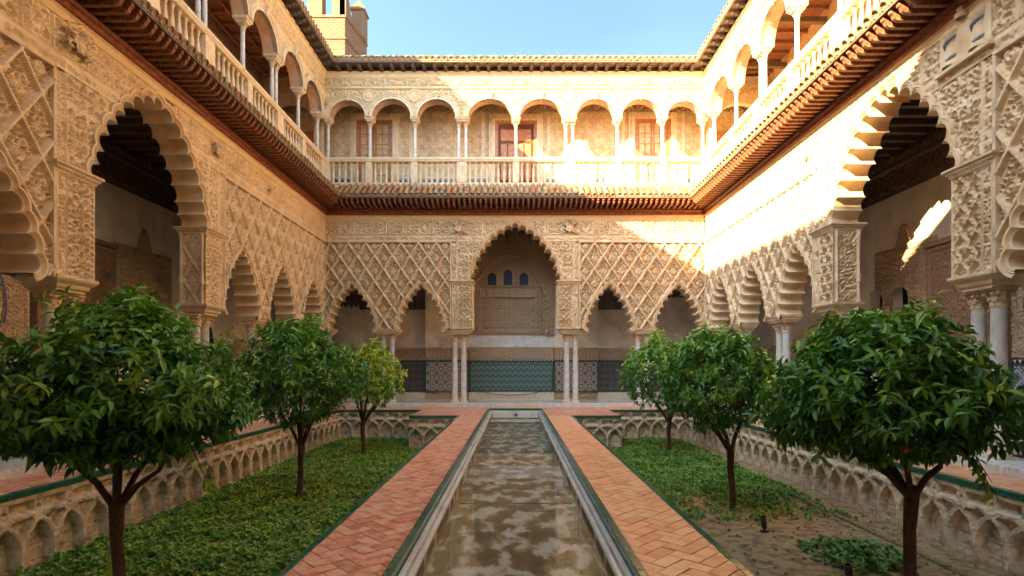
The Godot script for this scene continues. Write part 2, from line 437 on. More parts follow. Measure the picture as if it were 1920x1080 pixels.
func materials() -> void:
	carvings()
	var grit := ntex(3, 0.06, [], 256)
	var dense := ImageTexture.create_from_image(C.leaf0.image())
	# warm carved plaster
	mat("stucco", ntex(1, 0.009, [[0.0, lin(0.58, 0.40, 0.235)], [0.4, lin(0.76, 0.56, 0.355)], [0.6, lin(0.81, 0.615, 0.41)], [1.0, lin(0.85, 0.70, 0.52)]]), 0.92, Vector3(0.37, 0.37, 0.37), grit, 0.5)
	mat("stone", ntex(21, 0.012, [[0.0, lin(0.52, 0.37, 0.24)], [0.5, lin(0.70, 0.53, 0.36)], [1.0, lin(0.78, 0.63, 0.46)]]), 0.85, Vector3(0.5, 0.5, 0.5), grit, 0.5)
	mat("upper_stucco", ntex(4, 0.012, [[0.0, lin(0.66, 0.46, 0.25)], [0.5, lin(0.77, 0.58, 0.345)], [1.0, lin(0.81, 0.65, 0.43)]]), 0.9, Vector3(0.5, 0.5, 0.5), grit, 0.8)
	mat("upper_stone", ntex(5, 0.012, [[0.0, lin(0.62, 0.46, 0.29)], [0.5, lin(0.78, 0.63, 0.44)], [1.0, lin(0.82, 0.70, 0.53)]]), 0.8, Vector3(0.6, 0.6, 0.6), grit, 0.3)
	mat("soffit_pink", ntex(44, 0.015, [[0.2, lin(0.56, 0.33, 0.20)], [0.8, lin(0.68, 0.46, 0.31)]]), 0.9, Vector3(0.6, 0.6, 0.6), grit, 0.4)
	mat("white_plaster", ntex(46, 0.01, [[0.2, lin(0.62, 0.59, 0.55)], [0.8, lin(0.78, 0.76, 0.72)]]), 0.9, Vector3(0.4, 0.4, 0.4), grit, 0.4)
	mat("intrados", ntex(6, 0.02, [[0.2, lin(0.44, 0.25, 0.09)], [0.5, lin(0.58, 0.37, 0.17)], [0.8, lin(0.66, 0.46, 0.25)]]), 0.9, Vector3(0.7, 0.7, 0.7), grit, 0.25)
	mat("plaster", ntex(7, 0.008, [[0.2, lin(0.72, 0.62, 0.51)], [0.5, lin(0.82, 0.73, 0.62)], [0.8, lin(0.86, 0.79, 0.69)]]), 0.9, Vector3(0.3, 0.3, 0.3), ntex(8, 0.02, [], 256), 2.0)
	mat("carved_plaster", ntex(9, 0.015, [[0.2, lin(0.54, 0.37, 0.235)], [0.8, lin(0.72, 0.53, 0.36)]]), 0.92, Vector3(1.9, 1.9, 1.9), dense, 5.0)
	mat("marble", ntex(10, 0.012, [[0.0, lin(0.42, 0.38, 0.34)], [0.38, lin(0.72, 0.70, 0.68)], [0.5, lin(0.62, 0.60, 0.58)], [0.62, lin(0.77, 0.75, 0.74)], [1.0, lin(0.80, 0.79, 0.78)]], 512, 40.0), 0.42, Vector3(0.9, 0.5, 0.9))
	mat("floor_marble", ntex(12, 0.01, [[0.0, lin(0.50, 0.48, 0.46)], [0.5, lin(0.68, 0.67, 0.65)], [1.0, lin(0.76, 0.75, 0.74)]], 512, 30.0), 0.2, Vector3(0.4, 0.4, 0.4))
	mat("white_stone", ntex(13, 0.015, [[0.0, lin(0.58, 0.45, 0.33)], [0.5, lin(0.74, 0.62, 0.48)], [1.0, lin(0.78, 0.69, 0.57)]]), 0.75, Vector3(0.8, 0.8, 0.8), grit, 0.3)
	mat("red_wood", ntex(14, 0.02, [[0.2, lin(0.15, 0.035, 0.014)], [0.5, lin(0.23, 0.06, 0.024)], [0.8, lin(0.32, 0.10, 0.04)]]), 0.5, Vector3(0.7, 0.7, 0.7), grit, 0.3)
	mat("rafter_wood", ntex(15, 0.03, [[0.2, lin(0.16, 0.05, 0.025)], [0.5, lin(0.27, 0.105, 0.055)], [0.8, lin(0.36, 0.16, 0.085)]]), 0.7, Vector3(0.8, 0.8, 0.8), grit, 0.4)
	mat("dark_wood", ntex(16, 0.03, [[0.2, lin(0.11, 0.07, 0.048)], [0.8, lin(0.21, 0.14, 0.095)]]), 0.7, Vector3(0.8, 0.8, 0.8), grit, 0.4)
	mat("grey_wood", ntex(17, 0.03, [[0.2, lin(0.07, 0.05, 0.04)], [0.8, lin(0.19, 0.145, 0.11)]]), 0.8, Vector3(1, 1, 1), grit, 0.5)
	mat("door_wood", ntex(18, 0.02, [[0.2, lin(0.36, 0.14, 0.065)], [0.8, lin(0.54, 0.25, 0.12)]]), 0.45, Vector3(0.6, 0.6, 0.6))
	mat("brown_door", ntex(19, 0.02, [[0.2, lin(0.20, 0.105, 0.055)], [0.8, lin(0.33, 0.19, 0.105)]]), 0.6, Vector3(0.9, 0.9, 0.9), grit, 0.3)
	# wall of small lozenges, rubbed bare in places
	var loz := Carve.new(64, 64)
	for k in 65:
		for e in [[k, k], [k, 64 - k]]: loz.disc(e[0], e[1], 3.2, 1.0, 0.8)
	for s in [Vector2(32, 0), Vector2(0, 32)]:
		loz.ring(s, 11, 2.6, 0.9); loz.disc(s.x, s.y, 4.5, 1.0)
		for q in 4: loz.disc(s.x + 17 * cos(q * PI / 2), s.y + 17 * sin(q * PI / 2), 3.4, 0.9)
	var wear := FastNoiseLite.new(); wear.seed = 40; wear.frequency = 0.012; wear.fractal_octaves = 4
	var bare := func(k: int, j: int) -> Color:
		var e: float = loz.a[(j % 64) * 64 + k % 64]
		var s := clampf(0.5 + 1.6 * wear.get_noise_2d(k, j), 0.0, 1.0)
		var g := lin(0.30, 0.17, 0.075).lerp(lin(0.80, 0.64, 0.42), clampf(e * 1.3, 0, 1))
		return g.lerp(lin(0.80, 0.66, 0.46), s * 0.6)
	mat("diaper", paint(512, 512, bare), 0.9, Vector3(0.4, 0.4, 0.4), ImageTexture.create_from_image(loz.image()), 0.0)
	M.diaper.heightmap_enabled = false
	# glazed tilework
	var teal := lin(0.02, 0.13, 0.12); var ink := lin(0.03, 0.032, 0.05); var white := lin(0.55, 0.53, 0.47); var honey := lin(0.36, 0.18, 0.05); var blue := lin(0.03, 0.06, 0.22)
	var zig := func(k: int, j: int) -> Color:
		var s := 8
		var cx := k / s; var cy := j / s
		var tri: int = absi((cx % 8) - 4)
		var odd := (cx + cy) % 2
		if (cy + tri) % 8 == 0: return ink
		if k % s == 0 or j % s == 0: return white * 0.55
		if odd == 0: return teal.lerp(lin(0.03, 0.2, 0.19), 0.5) if (cx * 7 + cy * 3) % 5 else lin(0.06, 0.11, 0.17)
		return white * 0.9 if (cy + tri) % 8 in [2, 5] else lin(0.10, 0.22, 0.23)
	mat("zellige_teal", paint(256, 256, zig), 0.3, Vector3(1.0, 1.0, 1.0))
	var stars := func(cols: Array) -> Callable:
		return func(k: int, j: int) -> Color:
			var p := Vector2(fposmod(k, 64) - 32, fposmod(j, 64) - 32)
			var r := p.length(); var an := p.angle()
			var petal := cos(an * 8.0)
			var q := Vector2(fposmod(k + 32, 64) - 32, fposmod(j + 32, 64) - 32)
			if r < 4.0: return cols[1]
			if r < 8.0 + 3.0 * petal: return cols[0]
			if absf(r - 15.0 - 5.0 * petal) < 2.2: return cols[2]
			if r < 13.0 + 4.0 * petal: return cols[3] if petal > 0.2 else cols[0]
			if q.length() < 5.0: return cols[1]
			if absf(q.length() - 9.0 - 2.0 * cos(q.angle() * 4.0)) < 1.9: return cols[2]
			return cols[0] if fmod(absf(p.x) + absf(p.y), 12.0) < 8.0 else cols[2]
	mat("zellige_pale", paint(128, 128, stars.call([lin(0.52, 0.47, 0.42), honey, ink, lin(0.20, 0.22, 0.25)])), 0.3, Vector3(1.3, 1.3, 1.3))
	mat("zellige_dark", paint(128, 128, stars.call([lin(0.17, 0.15, 0.14), lin(0.05, 0.1, 0.1), ink, lin(0.25, 0.21, 0.19)])), 0.3, Vector3(1.7, 1.7, 1.7))
	mat("zellige_blue", paint(128, 128, stars.call([white, lin(0.02, 0.14, 0.09), blue, honey])), 0.3, Vector3(1.2, 1.2, 1.2))
	var patio := func(k: int, j: int) -> Color:
		var p := Vector2(k % 32 - 16, j % 32 - 16)
		return white if p.length() < 5 or absf(p.length() - 12) < 1.6 else (blue if fmod(p.angle() * 4 / PI + 8.0, 2.0) < 1.0 else lin(0.15, 0.2, 0.3))
	mat("dado_blue", paint(64, 64, patio), 0.3, Vector3(2.4, 2.4, 2.4))
	mat("glass_tracery", paint(64, 64, func(k, j): return lin(0.015, 0.02, 0.06) if C.star.at(k / 64.0, j / 64.0) > 0.5 else (lin(0.018, 0.026, 0.085) if (k / 9 + j / 7) % 3 else lin(0.03, 0.05, 0.085))), 0.6, Vector3(2.5, 2.5, 2.5))
	mat("blue_trim", lin(0.07, 0.08, 0.20), 0.6)
	mat("green_glaze", ntex(24, 0.03, [[0.2, lin(0.012, 0.075, 0.05)], [0.6, lin(0.025, 0.125, 0.085)], [0.9, lin(0.06, 0.19, 0.13)]]), 0.16, Vector3(1.4, 1.4, 1.4))
	mat("white_glaze", lin(0.72, 0.7, 0.64), 0.25)
	# fired clay: four tones of paving, four of roof tile
	var mottled := [[0.0, lin(0.56, 0.18, 0.105)], [0.42, lin(0.70, 0.29, 0.195)], [0.58, lin(0.80, 0.45, 0.33)], [1.0, lin(0.83, 0.55, 0.43)]]
	mat("paver_a", ntex(25, 0.012, mottled, 512, 20.0), 0.38, Vector3(0.75, 0.75, 0.75), grit, 0.15)
	tinted("paver_a", "paver_b", Color(1.0, 0.93, 0.88)); tinted("paver_a", "paver_c", Color(0.92, 0.84, 0.80)); tinted("paver_a", "paver_d", Color(1.0, 1.0, 0.95))
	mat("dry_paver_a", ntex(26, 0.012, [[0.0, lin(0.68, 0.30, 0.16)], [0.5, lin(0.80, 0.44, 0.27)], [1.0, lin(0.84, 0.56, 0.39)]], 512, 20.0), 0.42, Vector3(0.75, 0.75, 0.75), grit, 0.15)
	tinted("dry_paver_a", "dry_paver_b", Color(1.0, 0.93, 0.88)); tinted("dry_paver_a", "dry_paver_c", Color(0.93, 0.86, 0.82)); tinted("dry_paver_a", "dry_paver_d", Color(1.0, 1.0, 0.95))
	mat("joint", lin(0.24, 0.15, 0.10), 0.95)
	mat("roof_a", ntex(27, 0.03, [[0.2, lin(0.30, 0.17, 0.08)], [0.5, lin(0.48, 0.30, 0.16)], [0.8, lin(0.56, 0.42, 0.25)]]), 0.85, Vector3(1.5, 1.5, 1.5), grit, 0.6)
	tinted("roof_a", "roof_b", Color(1.0, 0.86, 0.76)); tinted("roof_a", "roof_c", Color(0.9, 0.9, 0.85)); tinted("roof_a", "roof_d", Color(1.0, 0.75, 0.62))
	mat("mortar", ntex(28, 0.04, [[0.2, lin(0.30, 0.24, 0.16)], [0.8, lin(0.50, 0.42, 0.30)]]), 0.95, Vector3(2, 2, 2), grit, 0.6)
	# garden
	mat("bed_wall", ntex(29, 0.014, [[0.12, lin(0.30, 0.25, 0.19)], [0.42, lin(0.66, 0.51, 0.36)], [0.7, lin(0.76, 0.61, 0.455)], [1.0, lin(0.80, 0.68, 0.54)]]), 0.95, Vector3(0.55, 0.55, 0.55), grit, 2.0)
	mat("mossy_stone", ntex(47, 0.03, [[0.2, lin(0.14, 0.12, 0.06)], [0.8, lin(0.34, 0.26, 0.15)]]), 0.95, Vector3(1.2, 1.2, 1.2), grit, 0.6)
	mat("soil", ntex(30, 0.02, [[0.2, lin(0.20, 0.125, 0.06)], [0.5, lin(0.34, 0.235, 0.125)], [0.72, lin(0.40, 0.29, 0.16)], [0.9, lin(0.20, 0.20, 0.06)]]), 0.97, Vector3(0.35, 0.35, 0.35), ntex(31, 0.09, [], 256), 1.2)
	mat("bark", ntex(32, 0.03, [[0.2, lin(0.05, 0.027, 0.018)], [0.8, lin(0.11, 0.06, 0.038)]]), 0.9, Vector3(3, 0.9, 3), grit, 1.5)
	mat("pool_floor", ntex(33, 0.02, [[0.0, lin(0.11, 0.07, 0.028)], [0.42, lin(0.18, 0.13, 0.062)], [0.52, lin(0.28, 0.23, 0.14)], [0.58, lin(0.42, 0.39, 0.32)], [0.75, lin(0.52, 0.51, 0.46)], [1.0, lin(0.58, 0.58, 0.54)]], 512, 30.0), 0.9, Vector3(0.27, 0.27, 0.17))
	mat("brick", ntex(35, 0.03, [[0.2, lin(0.15, 0.085, 0.05)], [0.5, lin(0.21, 0.125, 0.075)], [0.8, lin(0.27, 0.175, 0.11)]]), 0.9, Vector3(1.5, 4.0, 1.5), grit, 0.8)
	tinted("brick", "brick_pale", Color(1.0, 0.93, 0.86))
	mat("iron", lin(0.03, 0.028, 0.03), 0.5)
	mat("rope", lin(0.10, 0.045, 0.03), 0.8)
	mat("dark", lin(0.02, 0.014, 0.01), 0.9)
	mat("ribbon", lin(0.22, 0.29, 0.38), 0.85)
	mat("orange_skin", lin(0.75, 0.16, 0.015), 0.45)
	var w := StandardMaterial3D.new()
	w.transparency = BaseMaterial3D.TRANSPARENCY_ALPHA
	w.albedo_color = Color(0.55, 0.6, 0.5, 0.06); w.roughness = 0.02; w.metallic_specular = 0.5
	M.water = w
	var g := StandardMaterial3D.new()
	g.albedo_color = lin(0.30, 0.30, 0.29); g.roughness = 0.08
	M.pane = g
	var lf := StandardMaterial3D.new()
	lf.vertex_color_use_as_albedo = true; lf.roughness = 0.36; lf.backlight_enabled = true; lf.backlight = Color(0.5, 0.62, 0.15)
	lf.metallic_specular = 0.5
	M.leaf = lf
	for k in 4:
		var l := StandardMaterial3D.new()
		l.albedo_color = [lin(0.10, 0.26, 0.045), lin(0.17, 0.36, 0.055), lin(0.06, 0.175, 0.04), lin(0.29, 0.46, 0.065)][k]
		l.roughness = 0.36; l.backlight_enabled = true; l.backlight = Color(0.5, 0.62, 0.15)
		M["leaf_%d" % k] = l

# ---------- lobed arches ----------
# cusps: the left side from the springing to the top, as offsets from the middle; the right side mirrors it
func lobed(c: float, cusps: Array, sag: float, sx := 1.0, seg := 8) -> Dictionary:
	var pts := []
	var y0: float = cusps[0].y
	var sy := 1.05
	for p in cusps: pts.append(Vector2(c + p.x * sx, y0 + (p.y - y0) * sy))
	for k in range(cusps.size() - 1, -1, -1): pts.append(Vector2(c - cusps[k].x * sx, y0 + (cusps[k].y - y0) * sy))
	var lobes := []
	for k in pts.size() - 1:
		var p: Vector2 = pts[k]; var q: Vector2 = pts[k + 1]
		var ch := p.distance_to(q)
		var s := minf(sag, ch * 0.5) if k != cusps.size() - 1 else ch * 0.8
		var r := (ch * ch / 4.0 + s * s) / (2.0 * s)
		var t := (q - p) / ch
		var o := Vector2(-t.y, t.x)
		var cc := (p + q) / 2.0 + o * (s - r)
		var ao := o.angle()
		var be := absf(wrapf((p - cc).angle() - ao, -PI, PI))
		if s > r: be = PI - asin(clampf(ch / 2.0 / r, 0, 1))
		else: be = asin(clampf(ch / 2.0 / r, 0, 1))
		lobes.append({"c": cc, "r": r, "o": ao, "b": be, "p": p, "q": q})
	var line := PackedVector2Array()
	for l in lobes:
		for k in seg + (1 if l == lobes[-1] else 0):
			var th: float = l.o + l.b - 2.0 * l.b * k / seg
			line.append(l.c + Vector2(cos(th), sin(th)) * l.r)
	var box := Rect2(line[0], Vector2.ZERO)
	for p in line: box = box.expand(p)
	return {"c": c, "lobes": lobes, "line": line, "cusp": PackedVector2Array(pts), "box": box.grow(0.12), "jamb": pts[0].y}

func arch_gap(a: Dictionary, u: float, y: float, foot: float, margin := 0.085) -> bool:
	var b: Rect2 = a.box
	if u < b.position.x or u > b.end.x or y > b.end.y: return false
	var p := Vector2(u, y)
	if y < a.jamb:
		return y > foot - 1.0 and u > a.cusp[0].x - 0.02 and u < a.cusp[-1].x + 0.02
	if Geometry2D.is_point_in_polygon(p, a.cusp): return true
	for l in a.lobes:
		if p.distance_to(l.c) < l.r + margin: return true
	return false

# the moulded edge round the lobes and the scalloped underside
func arch_mesh(a: Dictionary, back: float, seg := 8, fat := 1.0) -> MB:
	var m := MB.new()
	var prof := [Vector2(0, -0.1), Vector2(0, 0.03), Vector2(0.022, 0.05), Vector2(0.038, 0.018), Vector2(0.056, 0.055), Vector2(0.078, 0.022), Vector2(0.094, 0.06), Vector2(0.128, 0.06), Vector2(0.142, -0.05)]
	var lb: Array = a.lobes
	for k in lb.size():
		var l: Dictionary = lb[k]
		var rings := []
		for e in prof:
			var R: float = l.r + e.x * fat
			var hi: float = l.o + l.b; var lo: float = l.o - l.b
			if k > 0:
				var w: Dictionary = lb[k - 1]
				var d: Vector2 = w.c - l.c
				var Rp: float = w.r + e.x * fat
				var ca := clampf((d.length_squared() + R * R - Rp * Rp) / (2.0 * d.length() * R), -1, 1)
				hi = l.o + wrapf(d.angle() - l.o, -PI, PI) - acos(ca)
				if hi < l.o: hi = l.o
			if k < lb.size() - 1:
				var w: Dictionary = lb[k + 1]
				var d: Vector2 = w.c - l.c
				var Rp: float = w.r + e.x * fat
				var ca := clampf((d.length_squared() + R * R - Rp * Rp) / (2.0 * d.length() * R), -1, 1)
				lo = l.o + wrapf(d.angle() - l.o, -PI, PI) + acos(ca)
				if lo > l.o: lo = l.o
			var ring := []
			for s in seg + 1:
				var th := hi + (lo - hi) * s / seg
				var q: Vector2 = l.c + Vector2(cos(th), sin(th)) * R
				ring.append(Vector3(q.x, q.y, e.y * fat if e.y > -0.04 else e.y))
			rings.append(ring)
		for e in prof.size() - 1:
			for s in seg:
				m.quad(rings[e][s], rings[e][s + 1], rings[e + 1][s + 1], rings[e + 1][s])
		for s in seg:
			var A: Vector3 = rings[0][s]; var B: Vector3 = rings[0][s + 1]
			var na := (Vector3(l.c.x, l.c.y, 0) - Vector3(A.x, A.y, 0)).normalized(); var nb := (Vector3(l.c.x, l.c.y, 0) - Vector3(B.x, B.y, 0)).normalized()
			var A2 := Vector3(A.x, A.y, -back); var B2 := Vector3(B.x, B.y, -back)
			m.squad(A, A2, B2, B, na, na, nb, nb)
	return m

# the solid of a wall, open below where the arches are
func wall_core(u0: float, u1: float, y0: float, y1: float, arches: Array, z0: float, z1: float, sides := true) -> MB:
	var poly := PackedVector2Array([Vector2(u0, y0)])
	for a in arches:
		poly.append(Vector2(a.cusp[0].x, y0))
		for p in a.line: poly.append(p)
		poly.append(Vector2(a.cusp[-1].x, y0))
	poly.append(Vector2(u1, y0)); poly.append(Vector2(u1, y1)); poly.append(Vector2(u0, y1))
	return MB.new().slab(poly, z0, z1, sides)

const SMALL := [Vector2(-0.814, 2.93), Vector2(-0.767, 3.2), Vector2(-0.66, 3.473), Vector2(-0.558, 3.743), Vector2(-0.395, 3.998), Vector2(-0.209, 4.22), Vector2(-0.093, 4.417)]
const BIG := [Vector2(-1.69, 4.8), Vector2(-1.554, 5.067), Vector2(-1.48, 5.34), Vector2(-1.348, 5.67), Vector2(-1.149, 5.95), Vector2(-0.95, 6.2), Vector2(-0.707, 6.444), Vector2(-0.427, 6.643), Vector2(-0.118, 6.775)]

func frame_bars(m: MB, u0: float, u1: float, y0: float, y1: float, w: float, d: float) -> void:
	for e in [[u0, u1, y0, y0 + w], [u0, u1, y1 - w, y1], [u0, u0 + w, y0 + w, y1 - w], [u1 - w, u1, y0 + w, y1 - w]]:
		m.box(Vector3(e[0], e[2], -0.05), Vector3(e[1], e[3], d))

# lower arcade of one side. piers: [middle of the big arch]; smalls: middles of the small arches; u runs to the right as the wall is faced
func lower_arcade(who: String, label: String, xf: Transform3D, u0: float, u1: float, big: float, sx: float, smalls: Array, cell: float, near: Callable, mirror: bool) -> Node3D:
	var o := thing("arcade_wall", label, "arcade wall", "carved arcade walls round the court", xf)
	var A := []
	for s in smalls: A.append(lobed(s, SMALL, 0.19))
	var B := lobed(big, BIG, 0.19, sx)
	var all := A.duplicate(); all.append(B)
	all.sort_custom(func(p, q): return p.c < q.c)
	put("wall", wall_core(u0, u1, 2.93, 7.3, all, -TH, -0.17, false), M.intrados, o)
	for a in all:
		var r := put("lobed_arch", arch_mesh(a, TH), M.stucco, o)
		if a == B: r.set_meta("label", "large lobed arch in the middle")
	var foot := 2.93
	var gap := func(u: float, y: float) -> bool:
		for a in all:
			if arch_gap(a, u, y, foot): return true
		return false
	var half := 1.7 * sx
	var pier := [[big - half - 0.78, big - half], [big + half, big + half + 0.78]]
	# sebka panels either side
	var seb: Carve = C.sebka
	var sh := func(u: float, y: float) -> float:
		return -0.14 + 0.19 * seb.at((u - big) / 0.69 + 0.5, y / 1.0 + 0.22)
	for e in [[u0, pier[0][0] - 0.04], [pier[1][1] + 0.04, u1]]:
		if e[1] - e[0] > 0.3:
			var cuts := [e[0], e[1]]
			if near.call(e[0]) and not near.call(e[1]): cuts = [e[0], e[1] - 2.1, e[1]]
			if near.call(e[1]) and not near.call(e[0]): cuts = [e[0], e[0] + 2.1, e[1]]
			for k in cuts.size() - 1:
				put("lozenge_panel", field(cuts[k], cuts[k + 1], foot, 6.34, 0.09 if near.call((cuts[k] + cuts[k + 1]) / 2) else cell * 0.8, sh, gap), M.stucco, o)
			put("panel_frame", MB.new().box(Vector3(e[0] - 0.02, foot, -0.18), Vector3(e[0] + 0.035, 6.36, 0.05)), M.stone, o)
			put("panel_frame", MB.new().box(Vector3(e[1] - 0.035, foot, -0.18), Vector3(e[1] + 0.02, 6.36, 0.05)), M.stone, o)
			if e[1] - e[0] > 1.0: put("panel_border", MB.new().box(Vector3(e[0], 6.31, -0.05), Vector3(e[1], 6.36, 0.06)), M.stone, o)
	# spandrels of the large arch: blocks of carving with sunk joints
	var leaf := [C.leaf0, C.leaf1, C.leaf2, C.leaf3, C.leaf4]
	var script: Carve = C.script
	var e0: float = pier[0][0] - 0.04; var e1: float = pier[1][1] + 0.04
	var sp := func(u: float, y: float) -> float:
		var d: float = minf(u - e0, e1 - u)
		if d < 0.03: return 0.04
		if d < 0.2: return -0.035 + 0.06 * script.at(y / 1.5, 1.0 - (d - 0.02) / 0.2)
		if d < 0.235: return 0.035
		var bu := (d - 0.235) / 0.44; var by := (y - 4.8) / 0.525
		var fu := bu - floorf(bu); var fy := by - floorf(by)
		if fu < 0.055 or fu > 0.945 or fy < 0.045 or fy > 0.955: return 0.018
		return -0.045 + 0.085 * leaf[(int(floor(bu)) * 2 + int(floor(by)) + (3 if u > big else 0)) % 5].at(fu, fy)
	put("spandrel_panel", field(e0, e1, 4.8, 6.36, cell, sp, gap), M.stucco, o)
	# piers under the large arch, with a cornice above and an impost below
	var net: Carve = C.net; var tall: Carve = C.tall
	for p in pier:
		var lft: bool = p == pier[0]
		var pm := put("carved_pier", field(p[0], p[1], 2.97, 4.66, cell * 0.75, func(u, y):
			var d: float = minf(u - p[0], p[1] - u)
			var s: float = u - p[0] if lft else p[1] - u
			if d < 0.025: return 0.035
			if s < 0.2: return -0.02 + 0.05 * script.at(y / 1.3, 1.0 - s / 0.2)
			if s < 0.23: return 0.03
			return -0.035 + 0.08 * (net.at(s / 0.3, y / 0.46) if mirror else tall.at(s / 0.5 + 0.03, y / 0.84))), M.stucco, o)
		# the side of the pier that faces the opening: panel between two colonettes
		var jb := MB.new()
		var jx: float = p[1] if lft else p[0]
		var turn := PI / 2 if lft else -PI / 2
		var jl: Carve = C.sebka if not mirror else C.tall
		jb.add(field(-0.25, 0.25, 2.97, 4.66, maxf(cell, 0.025), func(u, y):
			if absf(u) > 0.21: return 0.015
			return -0.03 + 0.055 * jl.at(u / 0.5 + 0.5, y / 0.8)), Transform3D())
		jb.box(Vector3(-0.3, 2.97, -0.09), Vector3(0.3, 4.66, -0.035))
		for sd in [-0.255, 0.255]:
			jb.lathe([Vector2(0.045, 2.98), Vector2(0.045, 3.04), Vector2(0.03, 3.07), Vector2(0.03, 3.42), Vector2(0.05, 3.45), Vector2(0.055, 3.5), Vector2(0.035, 3.55), Vector2(0.048, 3.6), Vector2(0.03, 3.66), Vector2(0.03, 4.45), Vector2(0.04, 4.48), Vector2(0.05, 4.6), Vector2(0.05, 4.66)], 8, Vector3(sd, 0, 0.02))
		put("pier_side", jb, M.stucco, o, Transform3D(Basis(Vector3.UP, turn), Vector3(jx, 0, -0.3)))
		var cm := MB.new()
		cm.loft((p[0] + p[1]) / 2, -0.29, (p[1] - p[0]) / 2, 0.31, [Vector2(0.0, 4.64), Vector2(0.03, 4.67), Vector2(0.03, 4.70), Vector2(0.07, 4.735), Vector2(0.07, 4.755), Vector2(0.11, 4.785), Vector2(0.11, 4.82), Vector2(0.02, 4.84)])
		for k in 14: cm.box(Vector3(p[0] + 0.02 + k * 0.054, 4.70, 0.02), Vector3(p[0] + 0.045 + k * 0.054, 4.735, 0.075))
		put("cornice", cm, M.stone, o)
		var im := MB.new()
		im.loft((p[0] + p[1]) / 2, -0.3, (p[1] - p[0]) / 2 - 0.1, 0.24, [Vector2(0.0, 2.73), Vector2(0.0, 2.77), Vector2(0.04, 2.80), Vector2(0.06, 2.86), Vector2(0.12, 2.91), Vector2(0.14, 2.94), Vector2(0.14, 2.985)])
		put("impost", im, M.stone, o)
	# imposts of the small arches
	for k in A.size():
		for sd in [-1, 1]:
			var nxt := false
			for q in A:
				if q != A[k] and absf(q.c - A[k].c) < 3.4 and signf(q.c - A[k].c) == sd: nxt = true
			if nxt and sd < 0: continue
			var c0: float = A[k].c + sd * 1.03
			var hw := 0.22
			if nxt:
				for q in A:
					if absf(q.c - A[k].c) < 3.4 and q.c > A[k].c:
						c0 = (q.c + A[k].c) / 2; hw = (q.c - A[k].c) / 2 - 0.90
			elif absf(c0 - big) < half + 1.3: continue
			var im := MB.new()
			im.loft(c0, -0.3, hw, 0.22, [Vector2(0.0, 2.73), Vector2(0.0, 2.765), Vector2(0.035, 2.79), Vector2(0.05, 2.85), Vector2(0.08, 2.88), Vector2(0.09, 2.935)])
			put("impost", im, M.stone, o)
	# band, row of blocks and top moulding
	put("inscription_band", field(u0, u1, 6.36, 6.6, maxf(cell, 0.03), func(u, y): return 0.035 if y < 6.39 or y > 6.57 else (0.012 + 0.04 * script.at(u / 0.95, (6.58 - y) / 0.2)) if fposmod(u, 1.9) > 0.1 else 0.035, gap), M.stucco, o)
	var over_arch := func(u: float, y: float) -> bool: return arch_gap(B, u, y, foot, 0.112)
	var bu := u0
	var pw := [0.62, 0.55, 0.7, 0.58, 0.66]
	var k := 0
	while bu < u1 - 0.2:
		var w: float = minf(pw[k % 5], u1 - bu)
		var shield_here := absf(bu + w / 2 - (big - 2.2)) < 0.32 or absf(bu + w / 2 - (big + 2.12)) < 0.32
		var clip := bu < big + 1.2 and bu + w > big - 1.2
		var lf: Carve = leaf[k % 5]
		var cc: float = 0.12 if near.call(bu) else cell
		var bk := field(bu, bu + w, 6.6, 7.2, cc, func(u, y):
			var d: float = minf(minf(u - bu, bu + w - u), minf(y - 6.6, 7.2 - y))
			if d < 0.012: return -0.01
			if d < 0.045: return 0.035
			return -0.035 + 0.08 * lf.at((u - bu) / w, (y - 6.6) / 0.6), over_arch if clip else null)
		if bk.i.size() > (0.16 * w * 0.6 / (cc * cc) * 6.0 if clip else 0.0): put("carved_block", bk, M.stucco, o)
		bu += w
		k += 1
	put("wall_cap", MB.new().run([Vector2(7.16, -0.06), Vector2(7.185, 0.05), Vector2(7.235, 0.06), Vector2(7.26, 0.04), Vector2(7.32, 0.045), Vector2(7.345, 0.075), Vector2(7.37, 0.075)], u0, u1), M.upper_stucco, o)
	put("upper_wall", MB.new().box(Vector3(u0, 7.3, -TH), Vector3(u1, 8.5, 0.02)), M.upper_stucco, o)
	return o

func shield(o: Node3D, u: float, w := 0.62, h := 0.86, y := 6.52) -> void:
	var c: Carve = C.shield
	put("heraldic_shield", field(u - w / 2, u + w / 2, y, y + h, 0.025, func(a, b): return 0.02 + 0.14 * c.at(clampf((a - u) / w + 0.5, 0.0, 0.985), clampf((b - y) / h, 0.0, 0.985)), func(a, b): return c.at(clampf((a - u) / w + 0.5, 0.0, 0.985), clampf((b - y) / h, 0.0, 0.985)) < 0.04), M.stone, o)

